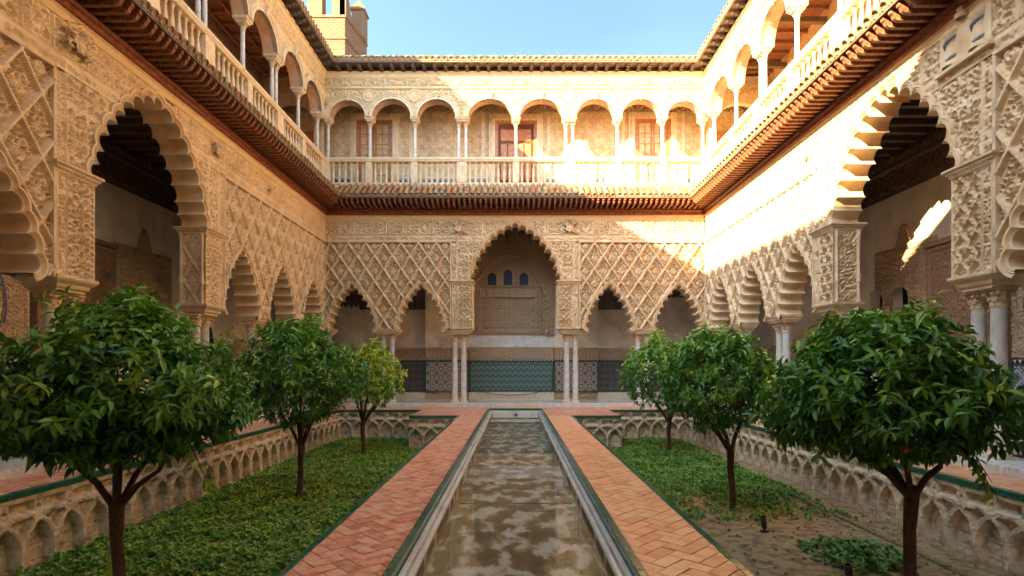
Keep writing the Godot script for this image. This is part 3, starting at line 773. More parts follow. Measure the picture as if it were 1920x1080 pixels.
# ---------- columns ----------
func capital_mesh(r: float, h: float) -> MB:
	var m := MB.new()
	m.lathe([Vector2(r * 1.16, 0), Vector2(r * 1.2, 0.02), Vector2(r * 1.02, 0.035), Vector2(r * 1.02, h * 0.3), Vector2(r * 1.2, h * 0.6), Vector2(r * 1.5, h * 0.82)], 12, Vector3.ZERO)
	for k in 8:
		var b := Basis(Vector3.UP, k * TAU / 8)
		for lv in [[0.03, 0.5, 1.0], [0.3, 0.76, 1.25]]:
			if lv[0] > 0.1: b = Basis(Vector3.UP, (k + 0.5) * TAU / 8)
			var lm := MB.new()
			var p := [Vector3(r * 1.05 * lv[2], h * lv[0], 0), Vector3(r * 1.14 * lv[2], h * (lv[0] + lv[1]) * 0.5, 0), Vector3(r * 1.42 * lv[2], h * lv[1], 0), Vector3(r * 1.5 * lv[2], h * (lv[1] - 0.09), 0)]
			var wd := [r * 0.34, r * 0.42, r * 0.3, r * 0.12]
			for q in 3:
				lm.quad(p[q] + Vector3(0, 0, wd[q]), p[q] - Vector3(0, 0, wd[q]), p[q + 1] - Vector3(0, 0, wd[q + 1]), p[q + 1] + Vector3(0, 0, wd[q + 1]))
			m.add(lm, Transform3D(b, Vector3.ZERO))
	for k in 4:
		var b := Basis(Vector3.UP, k * PI / 2 + PI / 4)
		var vm := MB.new()
		vm.lathe([Vector2(0.0, -r * 0.22), Vector2(r * 0.36, -r * 0.22), Vector2(r * 0.4, 0), Vector2(r * 0.36, r * 0.22), Vector2(0, r * 0.22)], 10, Vector3.ZERO)
		m.add(vm, Transform3D(b * Basis(Vector3.RIGHT, PI / 2), b * Vector3(r * 1.72, h * 0.74, 0)))
	m.loft(0, 0, r * 1.42, r * 1.42, [Vector2(0, h * 0.84), Vector2(0.02, h * 0.88), Vector2(0.02, h)])
	return m

var col_mesh := {}
func column(where: Vector3, r: float, y0: float, y1: float, label: String, group: String, plinth := true) -> Node3D:
	var key := "%s_%s_%s_%s" % [r, y0, y1, plinth]
	if not col_mesh.has(key):
		var H := y1 - y0
		var bs := MB.new()
		var bh := 0.2 if plinth else 0.12
		if plinth: bs.loft(0, 0, r * 1.5, r * 1.5, [Vector2(0, -0.02), Vector2(0, 0.035), Vector2(-0.01, 0.045)])
		bs.lathe([Vector2(r * 1.52, 0.045), Vector2(r * 1.6, 0.07), Vector2(r * 1.52, 0.1), Vector2(r * 1.25, 0.115), Vector2(r * 1.2, 0.135), Vector2(r * 1.32, 0.15), Vector2(r * 1.28, 0.175), Vector2(r * 1.06, 0.2)] if plinth else [Vector2(r * 1.5, 0), Vector2(r * 1.5, 0.03), Vector2(r * 1.55, 0.05), Vector2(r * 1.2, 0.08), Vector2(r * 1.05, 0.12)], 16, Vector3.ZERO)
		var ch := 0.29 if plinth else 0.24
		var s := MB.new()
		s.lathe([Vector2(r * 1.06, bh), Vector2(r * 1.0, bh + 0.05), Vector2(r * 1.01, bh + (H - ch - bh) * 0.4), Vector2(r * 0.9, H - ch - 0.02), Vector2(r * 0.98, H - ch)], 18, Vector3.ZERO)
		col_mesh[key] = [bs.mesh(), s.mesh(), capital_mesh(r * 0.92, ch).mesh(), H - ch]
	var q: Array = col_mesh[key]
	var o := thing("marble_column", label, "column", group, Transform3D(Basis(), where + Vector3(0, y0, 0)))
	put("base", q[0], M.white_stone, o)
	put("shaft", q[1], M.marble, o)
	put("capital", q[2], M.stone, o, at(0, q[3], 0))
	return o

# ---------- eaves ----------
func tile_mesh(r: float, l: float, seg := 8) -> MB:
	var m := MB.new()
	for s in seg:
		var a := PI * s / seg; var b := PI * (s + 1) / seg
		var p := []
		for e in [[a, r, 0.0], [b, r, 0.0], [b, r * 0.84, l], [a, r * 0.84, l]]:
			p.append(Vector3(cos(e[0]) * e[1], sin(e[0]) * e[1], -e[2]))
		m.squad(p[1], p[0], p[3], p[2], Vector3(cos(b), sin(b), 0), Vector3(cos(a), sin(a), 0), Vector3(cos(a), sin(a), 0), Vector3(cos(b), sin(b), 0))
		var t := 0.018
		m.quad(p[1], p[0], Vector3(cos(a) * (r - t), sin(a) * (r - t), 0), Vector3(cos(b) * (r - t), sin(b) * (r - t), 0))
		m.quad(Vector3(cos(b) * (r - t), sin(b) * (r - t), 0), Vector3(cos(a) * (r - t), sin(a) * (r - t), 0), Vector3(cos(a) * (r - t), sin(a) * (r - t), -0.05), Vector3(cos(b) * (r - t), sin(b) * (r - t), -0.05))
	return m

func plug_mesh(r: float) -> MB:      # mortar that closes the mouth of an end tile, and the upturned channel below it
	var m := MB.new()
	m.lathe([Vector2(0, 0.0), Vector2(r * 0.5, 0.0), Vector2(r * 0.86, 0.0), Vector2(r * 0.9, -0.03)], 10, Vector3.ZERO)
	var o := MB.new()
	o.add(m, Transform3D(Basis(Vector3.RIGHT, PI / 2), Vector3(0, 0, -0.03)))
	for s in 6:
		var a := PI + PI * s / 6; var b := PI + PI * (s + 1) / 6
		o.quad(Vector3(cos(a) * r, sin(a) * r, 0), Vector3(cos(a) * r * 0.8, sin(a) * r * 0.8, 0), Vector3(cos(b) * r * 0.8, sin(b) * r * 0.8, 0), Vector3(cos(b) * r, sin(b) * r, 0))
		o.quad(Vector3(cos(b) * r, sin(b) * r, 0), Vector3(cos(b) * r, sin(b) * r, -0.3), Vector3(cos(a) * r, sin(a) * r, -0.3), Vector3(cos(a) * r, sin(a) * r, 0))
	return o

# u0, u1: ends at the wall; the inner corners are mitred. The edge stands off the wall by over.
func lower_eave(label: String, xf: Transform3D, u0: float, u1: float, m0: bool, m1: bool, rows_seen: int) -> void:
	var o := thing("tiled_eave", label, "eave", "tiled wooden eaves below the balcony", xf)
	var over := 0.85
	var inset := func(u: float) -> float:      # how far out the eave may reach here
		var d := over
		if m0: d = minf(d, u - u0)
		if m1: d = minf(d, u1 - u)
		return d
	var bm := MB.new()
	bm.run([Vector2(7.36, 0.0), Vector2(7.36, 0.1), Vector2(7.385, 0.125), Vector2(7.40, 0.10), Vector2(7.48, 0.10), Vector2(7.51, 0.14), Vector2(7.54, 0.15), Vector2(7.57, 0.12), Vector2(7.60, 0.12), Vector2(7.60, 0.0)], u0 + (0.1 if m0 else 0.0), u1 - (0.1 if m1 else 0.0))
	put("wall_beam", bm, M.red_wood, o)
	var fl := MB.new()
	var a0 := u0 + (over if m0 else 0.0); var a1 := u1 - (over if m1 else 0.0)
	for y in [7.76, 7.80]:
		fl.quad(Vector3(a0, y + 0.05, over), Vector3(a1, y + 0.05, over), Vector3(u1, y, 0.0), Vector3(u0, y, 0.0))
	put("soffit_board", fl, M.red_wood, o)
	put("fascia", MB.new().box(Vector3(a0, 7.80, over - 0.03), Vector3(a1, 7.87, over + 0.02)), M.dark_wood, o)
	var n := int((u1 - u0) / 0.2)
	var ra := MB.new()      # a rafter with a nosed end, 1 m long towards z
	ra.box(Vector3(-0.035, 7.60, 0), Vector3(0.035, 7.78, 0.62))
	var nose := MB.new().slab(PackedVector2Array([Vector2(0.62, 7.60), Vector2(0.71, 7.605), Vector2(0.76, 7.64), Vector2(0.79, 7.70), Vector2(0.83, 7.73), Vector2(0.83, 7.80), Vector2(0.62, 7.79)]), -0.035, 0.035)
	ra.add(nose, Transform3D(Basis(Vector3(0, 0, 1), Vector3(0, 1, 0), Vector3(-1, 0, 0)), Vector3.ZERO))
	var cl := MB.new()
	for k in 18: cl.box(Vector3(-0.043, 7.60, 0.06 + k * 0.033), Vector3(-0.0351, 7.618, 0.078 + k * 0.033)); 
	ra.add(cl, Transform3D())
	var rm := ra.mesh()
	var shown := []
	for k in n:
		var u := u0 + (k + 0.5) * (u1 - u0) / n
		var d: float = inset.call(u)
		if d < 0.12: continue
		shown.append([u, d])
	for e in shown:
		put("rafter", rm, M.rafter_wood, o, Transform3D(Basis(Vector3.RIGHT, Vector3.UP, Vector3(0, 0, e[1] / over)), Vector3(e[0], 0, 0)))
	# tiles
	var slope := atan2(0.62, over)
	var bed := MB.new()
	bed.quad(Vector3(a0, 7.885, over + 0.03), Vector3(a1, 7.885, over + 0.03), Vector3(u1, 8.45, 0.0), Vector3(u0, 8.45, 0.0))
	bed.quad(Vector3(a0, 7.86, over + 0.03), Vector3(a1, 7.86, over + 0.03), Vector3(a1, 7.885, over + 0.03), Vector3(a0, 7.885, over + 0.03))
	put("tile_bed", bed, M.mortar, o)
	var tm := tile_mesh(0.088, 0.34).mesh()
	var pm := plug_mesh(0.085).mesh()
	var nt := int((u1 - u0) / 0.227)
	var b := Basis(Vector3.RIGHT, slope)
	var rest := []
	var used := 0
	for row in 4:
		var out := over + 0.07 - row * 0.235
		for k in nt:
			var u := u0 + (k + 0.5) * (u1 - u0) / nt
			var lim: float = inset.call(u)
			if out > lim + 0.13: continue
			var tx := Transform3D(b.rotated(Vector3.UP, rng.randf_range(-0.05, 0.05)), Vector3(u + rng.randf_range(-0.008, 0.008), 7.895 + row * 0.172 + rng.randf_range(-0.006, 0.006), out + rng.randf_range(-0.015, 0.015)))
			if row < rows_seen and used < 290:
				put("roof_tile", tm, M["roof_" + "abcd"[rng.randi() % 4]], o, tx)
				used += 1
			else: rest.append(tx)
			if row == 0: put("end_plug", pm, M.mortar, o, tx)
	if rest.size():
		var mm := MB.new()
		var one := tile_mesh(0.088, 0.34, 6)
		for tx in rest: mm.add(one, tx)
		stuff(put("upper_tiles", mm, M.roof_a, o))

func upper_eave(label: String, xf: Transform3D, u0: float, u1: float, m0: bool, m1: bool, depth: float, rise: float) -> Node3D:
	var o := thing("roof", label, "roof", "tiled roofs round the court", xf)
	var over := 0.5
	var a0 := u0 + (over if m0 else 0.0); var a1 := u1 - (over if m1 else 0.0)
	var inset := func(u: float) -> float:
		var d := over
		if m0: d = minf(d, u - u0)
		if m1: d = minf(d, u1 - u)
		return d
	var bd := MB.new()
	bd.quad(Vector3(a0, 13.12, over), Vector3(a1, 13.12, over), Vector3(u1, 13.12, 0.0), Vector3(u0, 13.12, 0.0))
	bd.quad(Vector3(a0, 13.13, over), Vector3(a1, 13.13, over), Vector3(u1, 13.13, 0.0), Vector3(u0, 13.13, 0.0))
	bd.box(Vector3(u0, 12.95, -0.1), Vector3(u1, 13.12, 0.03))
	bd.box(Vector3(a0, 13.10, over - 0.03), Vector3(a1, 13.17, over + 0.02))
	put("eave_board", bd, M.dark_wood, o)
	var cb := MB.new()
	cb.slab(PackedVector2Array([Vector2(0.03, 12.93), Vector2(0.1, 12.93), Vector2(0.14, 12.98), Vector2(0.2, 12.965), Vector2(0.25, 13.0), Vector2(0.31, 12.99), Vector2(0.36, 13.04), Vector2(0.44, 13.05), Vector2(0.45, 13.118), Vector2(0.03, 13.118)]), -0.055, 0.055)
	var cx := MB.new()
	cx.add(cb, Transform3D(Basis(Vector3(0, 0, 1), Vector3(0, 1, 0), Vector3(-1, 0, 0)), Vector3.ZERO))
	for q in [[0.14, 12.965], [0.25, 12.985], [0.36, 13.02]]:
		cx.add(MB.new().lathe([Vector2(0.0, -0.066), Vector2(0.03, -0.06), Vector2(0.04, 0), Vector2(0.03, 0.06), Vector2(0.0, 0.066)], 6, Vector3.ZERO), Transform3D(Basis(Vector3.FORWARD, PI / 2), Vector3(0, q[1], q[0])))
	var cm := cx.mesh()
	var n := int((u1 - u0) / 0.405)
	for k in n:
		var u := u0 + (k + 0.5) * (u1 - u0) / n
		var d: float = inset.call(u)
		if d < 0.1: continue
		put("corbel", cm, M.grey_wood, o, Transform3D(Basis(Vector3.RIGHT, Vector3.UP, Vector3(0, 0, d / over)), Vector3(u, 0, 0)))
	var slope := atan2(rise, depth + over)
	var sb := MB.new()
	var yb := 13.2
	sb.quad(Vector3(a0, yb, over + 0.02), Vector3(a1, yb, over + 0.02), Vector3(u1 + (depth if m1 else 0.0), yb + rise, -depth), Vector3(u0 - (depth if m0 else 0.0), yb + rise, -depth))
	sb.quad(Vector3(a0, 13.15, over + 0.02), Vector3(a1, 13.15, over + 0.02), Vector3(a1, yb, over + 0.02), Vector3(a0, yb, over + 0.02))
	put("tile_bed", sb, M.roof_a, o)
	var tm := tile_mesh(0.095, 0.36).mesh()
	var pm := plug_mesh(0.09).mesh()
	var nt := int((u1 - u0) / 0.23)
	var b := Basis(Vector3.RIGHT, slope)
	for row in 2:
		for k in nt:
			var u := u0 + (k + 0.5) * (u1 - u0) / nt
			if inset.call(u) < over - 0.1: continue
			var tx := Transform3D(b.rotated(Vector3.UP, rng.randf_range(-0.04, 0.04)), Vector3(u, yb + 0.02 + row * 0.27 * sin(slope) + rng.randf_range(-0.006, 0.006), over + 0.06 - row * 0.27 * cos(slope) + rng.randf_range(-0.012, 0.012)))
			put("roof_tile", tm, M["roof_" + "abcd"[rng.randi() % 4]], o, tx)
			if row == 0: put("end_plug", pm, M.mortar, o, tx)
	return o

# ---------- balustrades ----------
func balustrade(label: String, xf: Transform3D, u0: float, u1: float, posts: Array) -> void:
	var o := thing("balustrade", label, "balustrade", "stone balustrades of the balcony", xf)
	put("base_rail", MB.new().run([Vector2(8.42, 0.06), Vector2(8.55, 0.06), Vector2(8.57, 0.04), Vector2(8.62, 0.04), Vector2(8.66, 0.01), Vector2(8.66, -0.22), Vector2(8.42, -0.22)], u0, u1), M.upper_stone, o)
	put("top_rail", MB.new().run([Vector2(9.47, -0.2), Vector2(9.47, 0.02), Vector2(9.5, 0.05), Vector2(9.53, 0.05), Vector2(9.55, 0.07), Vector2(9.63, 0.07), Vector2(9.65, 0.05), Vector2(9.65, -0.22), Vector2(9.6, -0.24), Vector2(9.47, -0.2)], u0, u1), M.upper_stone, o)
	var bl := MB.new().lathe([Vector2(0.06, 8.66), Vector2(0.06, 8.7), Vector2(0.04, 8.72), Vector2(0.055, 8.77), Vector2(0.045, 8.82), Vector2(0.03, 8.84), Vector2(0.05, 8.93), Vector2(0.058, 9.02), Vector2(0.045, 9.14), Vector2(0.03, 9.27), Vector2(0.028, 9.34), Vector2(0.045, 9.36), Vector2(0.035, 9.39), Vector2(0.052, 9.42), Vector2(0.06, 9.44), Vector2(0.06, 9.47)], 9, Vector3.ZERO).mesh()
	var pm := block(Vector3(-0.5, 8.66, -0.21), Vector3(0.5, 9.47, 0.035), 0.01).mesh()
	for p in posts:
		put("post", pm, M.upper_stone, o, Transform3D(Basis.from_scale(Vector3(p[1], 1, 1)), Vector3(p[0], 0, 0)))
	for k in posts.size() - 1:
		var s: float = posts[k][0] + posts[k][1] / 2; var e: float = posts[k + 1][0] - posts[k + 1][1] / 2
		var n := maxi(1, roundi((e - s) / 0.235))
		for q in n:
			put("baluster", bl, M.upper_stone, o, at(s + (q + 0.5) * (e - s) / n, 0, -0.09))

# ---------- upper arcade ----------
func upper_arcade(label: String, xf: Transform3D, u0: float, u1: float, cols: Array, cell: float) -> Node3D:
	# cols: [[u, double], ...] from left to right
	var o := thing("upper_arcade", label, "arcade wall", "arcades of the upper gallery", xf)
	var ar := []
	for k in cols.size() - 1:
		var l: float = cols[k][0] + (0.26 if cols[k][1] else 0.14); var r: float = cols[k + 1][0] - (0.26 if cols[k + 1][1] else 0.14)
		var a := {"c": (l + r) / 2, "a": (r - l) / 2, "b": minf(0.70, (r - l) / 2 * 0.93)}
		var ln := PackedVector2Array()
		for s in 25:
			var th := PI - PI * s / 24
			ln.append(Vector2(a.c + a.a * cos(th), 11.24 + a.b * sin(th)))
		a.line = ln; a.cusp = [Vector2(l, 11.24), Vector2(r, 11.24)]
		ar.append(a)
	put("wall", wall_core(u0, u1, 11.235, 13.0, ar, -0.42, -0.06, false), M.upper_stucco, o)
	var gap := func(u: float, y: float) -> bool:
		for a in ar:
			if absf(u - a.c) < a.a + 0.2:
				var p := Vector2((u - a.c) / (a.a + 0.17), (y - 11.24) / (a.b + 0.17))
				if p.length() < 1.0: return true
		return false
	var lf: Carve = C.leaf2; var lf2: Carve = C.leaf4
	put("spandrel_carving", field(u0, u1, 11.25, 12.32, cell, func(u, y):
		for c in cols:
			var d := Vector2(u - c[0], y - 12.06).length()
			if d < 0.25: return 0.05 if d > 0.19 else (0.0 if d > 0.15 else 0.05 * sqrt(maxf(0.0, 1.0 - d * d / 0.0225)))
		return -0.045 + 0.075 * lf.at(u / 0.6, y / 0.6), gap), M.upper_stucco, o)
	put("frieze", field(u0, u1, 12.42, 12.70, cell, func(u, y):
		var q := fposmod(u, 1.6)
		if q < 0.5 and q > 0.0: return -0.01 + 0.10 * C.shield.at(clampf(q / 0.5, 0.01, 0.98), clampf((y - 12.42) / 0.28, 0.02, 0.98))
		return -0.02 + 0.085 * lf2.at(u / 0.42, (y - 12.42) / 0.29)), M.upper_stucco, o)
	put("string_course", MB.new().run([Vector2(12.31, -0.03), Vector2(12.32, 0.03), Vector2(12.35, 0.06), Vector2(12.38, 0.06), Vector2(12.40, 0.035), Vector2(12.425, 0.03), Vector2(12.43, -0.02)], u0, u1), M.upper_stucco, o)
	put("cornice", MB.new().run([Vector2(12.69, -0.02), Vector2(12.70, 0.04), Vector2(12.73, 0.045), Vector2(12.75, 0.075), Vector2(12.78, 0.08), Vector2(12.80, 0.06), Vector2(12.90, 0.07), Vector2(12.93, 0.12), Vector2(12.965, 0.13), Vector2(12.97, 0.0)], u0, u1), M.upper_stucco, o)
	var prof := [Vector2(0, -0.1), Vector2(0, 0.05), Vector2(0.07, 0.05), Vector2(0.075, 0.035), Vector2(0.1, 0.03), Vector2(0.11, 0.06), Vector2(0.135, 0.06), Vector2(0.14, 0.045), Vector2(0.165, 0.045), Vector2(0.18, 0.075), Vector2(0.205, 0.075), Vector2(0.21, -0.03)]
	for a in ar:
		var m := MB.new()
		var rings := []
		for e in prof:
			var ring := []
			for s in 25:
				var th := PI - PI * s / 24
				ring.append(Vector3(a.c + (a.a + e.x) * cos(th), 11.24 + (a.b + e.x) * sin(th), e.y))
			rings.append(ring)
		for e in prof.size() - 1:
			for s in 24: m.quad(rings[e][s], rings[e][s + 1], rings[e + 1][s + 1], rings[e + 1][s])
		put("arch_moulding", m, M.upper_stone, o)
		var sf := MB.new()
		for s in 24:
			var A: Vector3 = rings[0][s]; var Bq: Vector3 = rings[0][s + 1]
			var ctr := Vector3(a.c, 11.24, 0)
			sf.squad(Vector3(A.x, A.y, 0.04), Vector3(A.x, A.y, -0.42), Vector3(Bq.x, Bq.y, -0.42), Vector3(Bq.x, Bq.y, 0.04), (ctr - A).normalized(), (ctr - A).normalized(), (ctr - Bq).normalized(), (ctr - Bq).normalized())
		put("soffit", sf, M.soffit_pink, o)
		var ks := MB.new()
		var top: float = 11.24 + a.b
		ks.loft(a.c, 0.06, 0.05, 0.05, [Vector2(-0.01, top - 0.03), Vector2(0.0, top + 0.08), Vector2(0.025, top + 0.12), Vector2(0.03, top + 0.25)])
		ks.add(MB.new().lathe([Vector2(0, -0.085), Vector2(0.05, -0.085), Vector2(0.055, 0), Vector2(0.05, 0.085), Vector2(0, 0.085)], 8, Vector3.ZERO), Transform3D(Basis(Vector3.FORWARD, PI / 2), Vector3(a.c, top + 0.2, 0.12)))
		put("keystone", ks, M.upper_stone, o)
	for c in cols:
		var m := MB.new()
		var hw := 0.25 if c[1] else 0.14
		m.loft(c[0], -0.19, hw - 0.03, 0.15, [Vector2(0, 11.10), Vector2(0.01, 11.14), Vector2(0.05, 11.17), Vector2(0.06, 11.19), Vector2(0.06, 11.25)])
		put("impost", m, M.upper_stone, o)
	return o

# ---------- paving, beds, pool ----------
func herringbone(o: Node3D, x0: float, x1: float, z0: float, z1: float, kind: String, most: int) -> void:
	var b := 0.142
	var strip := PackedVector2Array([Vector2(x0, z0), Vector2(x1, z0), Vector2(x1, z1), Vector2(x0, z1)])
	var rot := Transform2D(PI * 0.25, Vector2((x0 + x1) / 2, z1))
	var made := []
	var R := int((z1 - z0 + 3.0) / b)
	for r in range(-R, R):
		for c in range(-R, R):
			var q := posmod(c - r, 4)
			if q != 0 and q != 3: continue
			var w := 2 * b if q == 0 else b; var h := b if q == 0 else 2 * b
			var g := 0.0035
			var mid := rot * Vector2(c * b + w / 2, r * b + h / 2)
			if mid.x < x0 - 0.2 or mid.x > x1 + 0.2 or mid.y < z0 - 0.2 or mid.y > z1 + 0.2: continue
			var poly := PackedVector2Array()
			for p in [Vector2(g, g), Vector2(w - g, g), Vector2(w - g, h - g), Vector2(g, h - g)]: poly.append(rot * (Vector2(c * b, r * b) + p))
			for e in Geometry2D.intersect_polygons(poly, strip):
				if e.size() >= 3: made.append([e, mid.y])
	made.sort_custom(func(p, q): return p[1] > q[1])
	var rest := MB.new()
	for k in made.size():
		var poly: PackedVector2Array = made[k][0]
		if not Geometry2D.is_polygon_clockwise(poly): poly.reverse()
		var m := MB.new()
		var y := YW + 0.012 + rng.randf_range(-0.0025, 0.0025)
		var c := Vector2.ZERO
		for p in poly: c += p / poly.size()
		var inner := []
		for p in poly: inner.append(p + (c - p).normalized() * 0.005)
		for q in range(1, poly.size() - 1):
			m.tri(Vector3(inner[0].x, y, inner[0].y), Vector3(inner[q].x, y, inner[q].y), Vector3(inner[q + 1].x, y, inner[q + 1].y))
		for q in poly.size():
			var a := poly[q]; var d := poly[(q + 1) % poly.size()]
			var ia: Vector2 = inner[q]; var id: Vector2 = inner[(q + 1) % poly.size()]
			m.quad(Vector3(a.x, y - 0.004, a.y), Vector3(d.x, y - 0.004, d.y), Vector3(id.x, y, id.y), Vector3(ia.x, y, ia.y))
			m.quad(Vector3(a.x, YW - 0.01, a.y), Vector3(d.x, YW - 0.01, d.y), Vector3(d.x, y - 0.004, d.y), Vector3(a.x, y - 0.004, a.y))
		if k < most: put("paver", m, M[kind + "abcd"[rng.randi() % 4]], o)
		else: rest.add(m, Transform3D())
	if rest.v.size(): stuff(put("far_pavers", rest, M[kind + "a"], o))

func edging(o: Node3D, a: Vector3, b: Vector3, w: float, depth := 0.075, most := 90) -> void:
	var l := a.distance_to(b)
	var n := maxi(1, roundi(l / 0.27))
	var d := (b - a) / l
	var turn := atan2(-d.z, d.x)
	var m := block(Vector3(0.002, -depth, -w / 2), Vector3(l / n - 0.002, 0.016, w / 2), 0.006).mesh()
	for k in n:
		put("glazed_edge_tile", m, M.green_glaze, o, at(a.x + d.x * l * k / n, a.y + rng.randf_range(-0.002, 0.002), a.z + d.z * l * k / n, turn))

func bricks_straight(o: Node3D, lo: Vector2, hi: Vector2, along_z: bool, most: int, kind: String, order: float) -> void:
	var l := 0.29; var w := 0.145
	var list := []
	var len_: float = hi.y - lo.y if along_z else hi.x - lo.x
	var wid: float = hi.x - lo.x if along_z else hi.y - lo.y
	var rows := maxi(1, roundi(wid / w)); var rw := wid / rows
	for r in rows:
		var s := (l / 2 if r % 2 else 0.0) - l
		while s < len_:
			var e0 := maxf(0.0, s); var e1 := minf(len_, s + l)
			s += l
			if e1 - e0 < 0.03: continue
			if along_z: list.append(Rect2(lo.x + r * rw, lo.y + e0, rw, e1 - e0))
			else: list.append(Rect2(lo.x + e0, lo.y + r * rw, e1 - e0, rw))
	list.sort_custom(func(p, q): return absf(p.get_center().y - order) < absf(q.get_center().y - order))
	var rest := MB.new()
	for k in list.size():
		var q: Rect2 = list[k].grow(-0.003)
		var m := block(Vector3(q.position.x, YW - 0.02, q.position.y), Vector3(q.end.x, YW + 0.012 + rng.randf_range(-0.002, 0.002), q.end.y), 0.004)
		if k < most: put("paver", m, M[kind + "abcd"[rng.randi() % 4]], o)
		else: rest.add(m, Transform3D())
	if rest.v.size(): stuff(put("far_pavers", rest, M[kind + "a"], o))

# retaining wall with interlaced blind arches; x runs along it, the face looks along +z
func bed_wall(label: String, xf: Transform3D, u0: float, u1: float, cell: float) -> void:
	var o := thing("garden_wall", label, "garden wall", "retaining walls of the sunken beds", xf)
	var nz := FastNoiseLite.new(); nz.seed = 71; nz.frequency = 3.0; nz.fractal_octaves = 3
	var nf := FastNoiseLite.new(); nf.seed = 72; nf.frequency = 12.0; nf.fractal_octaves = 2
	var p := 0.497
	var spring := -0.97
	put("arcaded_face", field(u0, u1, -1.25, YW - 0.075, cell, func(u, y):
		var rough: float = 0.013 * nz.get_noise_2d(u, y * 1.4) + 0.010 * nf.get_noise_2d(u, y)
		if y > -0.30: return 0.03 + rough * 0.5
		var k := floorf(u / p + 0.5)
		if y > -0.445:
			var f: float = u / p + 0.5
			f = absf(f - floorf(f) - 0.5)
			if f > 0.47: return rough - 0.03 if absf(y + 0.375) < 0.02 else 0.03 + rough
			if f < 0.33 and y > -0.42: return -0.05 + rough
			return 0.025 + rough
		var kf := floorf(u / p)
		var rib := false; var inside := 0; var pointed := true
		for j in 4:
			var cx := (kf - 1.0 + j) * p
			var d := Vector2(u - cx, maxf(0.0, y - spring)).length()
			if absf(d - p) < 0.042: rib = true
			if d < p: inside += 1
		if rib: return 0.055 + rough
		var crs := fposmod(y, 0.055) / 0.055
		var off := 0.14 if int(floor(y / 0.055)) % 2 else 0.0
		var joint := crs < 0.2 or fposmod(u + off, 0.28) < 0.014
		if inside >= 2: return -0.085 + rough - (0.012 if joint else 0.0)
		if inside == 1: return -0.03 + rough - (0.01 if joint else 0.0)
		return 0.03 + rough), M.bed_wall, o)
	put("body", MB.new().box(Vector3(u0, -1.3, -0.35), Vector3(u1, YW - 0.03, -0.13)), M.bed_wall, o)
	edging(o, Vector3(u0, YW, 0.02), Vector3(u1, YW, 0.02), 0.065)

func leaf_mesh(seg: int, fat := 0.36) -> ArrayMesh:
	var m := MB.new()
	var pr := []
	for k in seg + 1:
		var f := float(k) / seg
		var w := fat * 0.5 * pow(sin(PI * pow(f, 0.8)), 0.8) if k > 0 and k < seg else 0.0
		pr.append([f, w, -0.22 * f * f + 0.05 * sin(f * 3.0)])
	for k in seg:
		var a: Array = pr[k]; var b: Array = pr[k + 1]
		var lift_a: float = a[1] * 0.45; var lift_b: float = b[1] * 0.45
		var A := Vector3(0, a[2], a[0]); var B := Vector3(0, b[2], b[0])
		for s in [-1, 1]:
			var A2 := A + Vector3(s * a[1], lift_a, 0); var B2 := B + Vector3(s * b[1], lift_b, 0)
			var n := Vector3(-s * 0.4, 1, 0.2).normalized()
			if s > 0: m.squad(A, B, B2, A2, n, n, n, n)
			else: m.squad(A, A2, B2, B, n, n, n, n)
	return m.mesh()

var LEAF: ArrayMesh
var LEAF_FAR: ArrayMesh

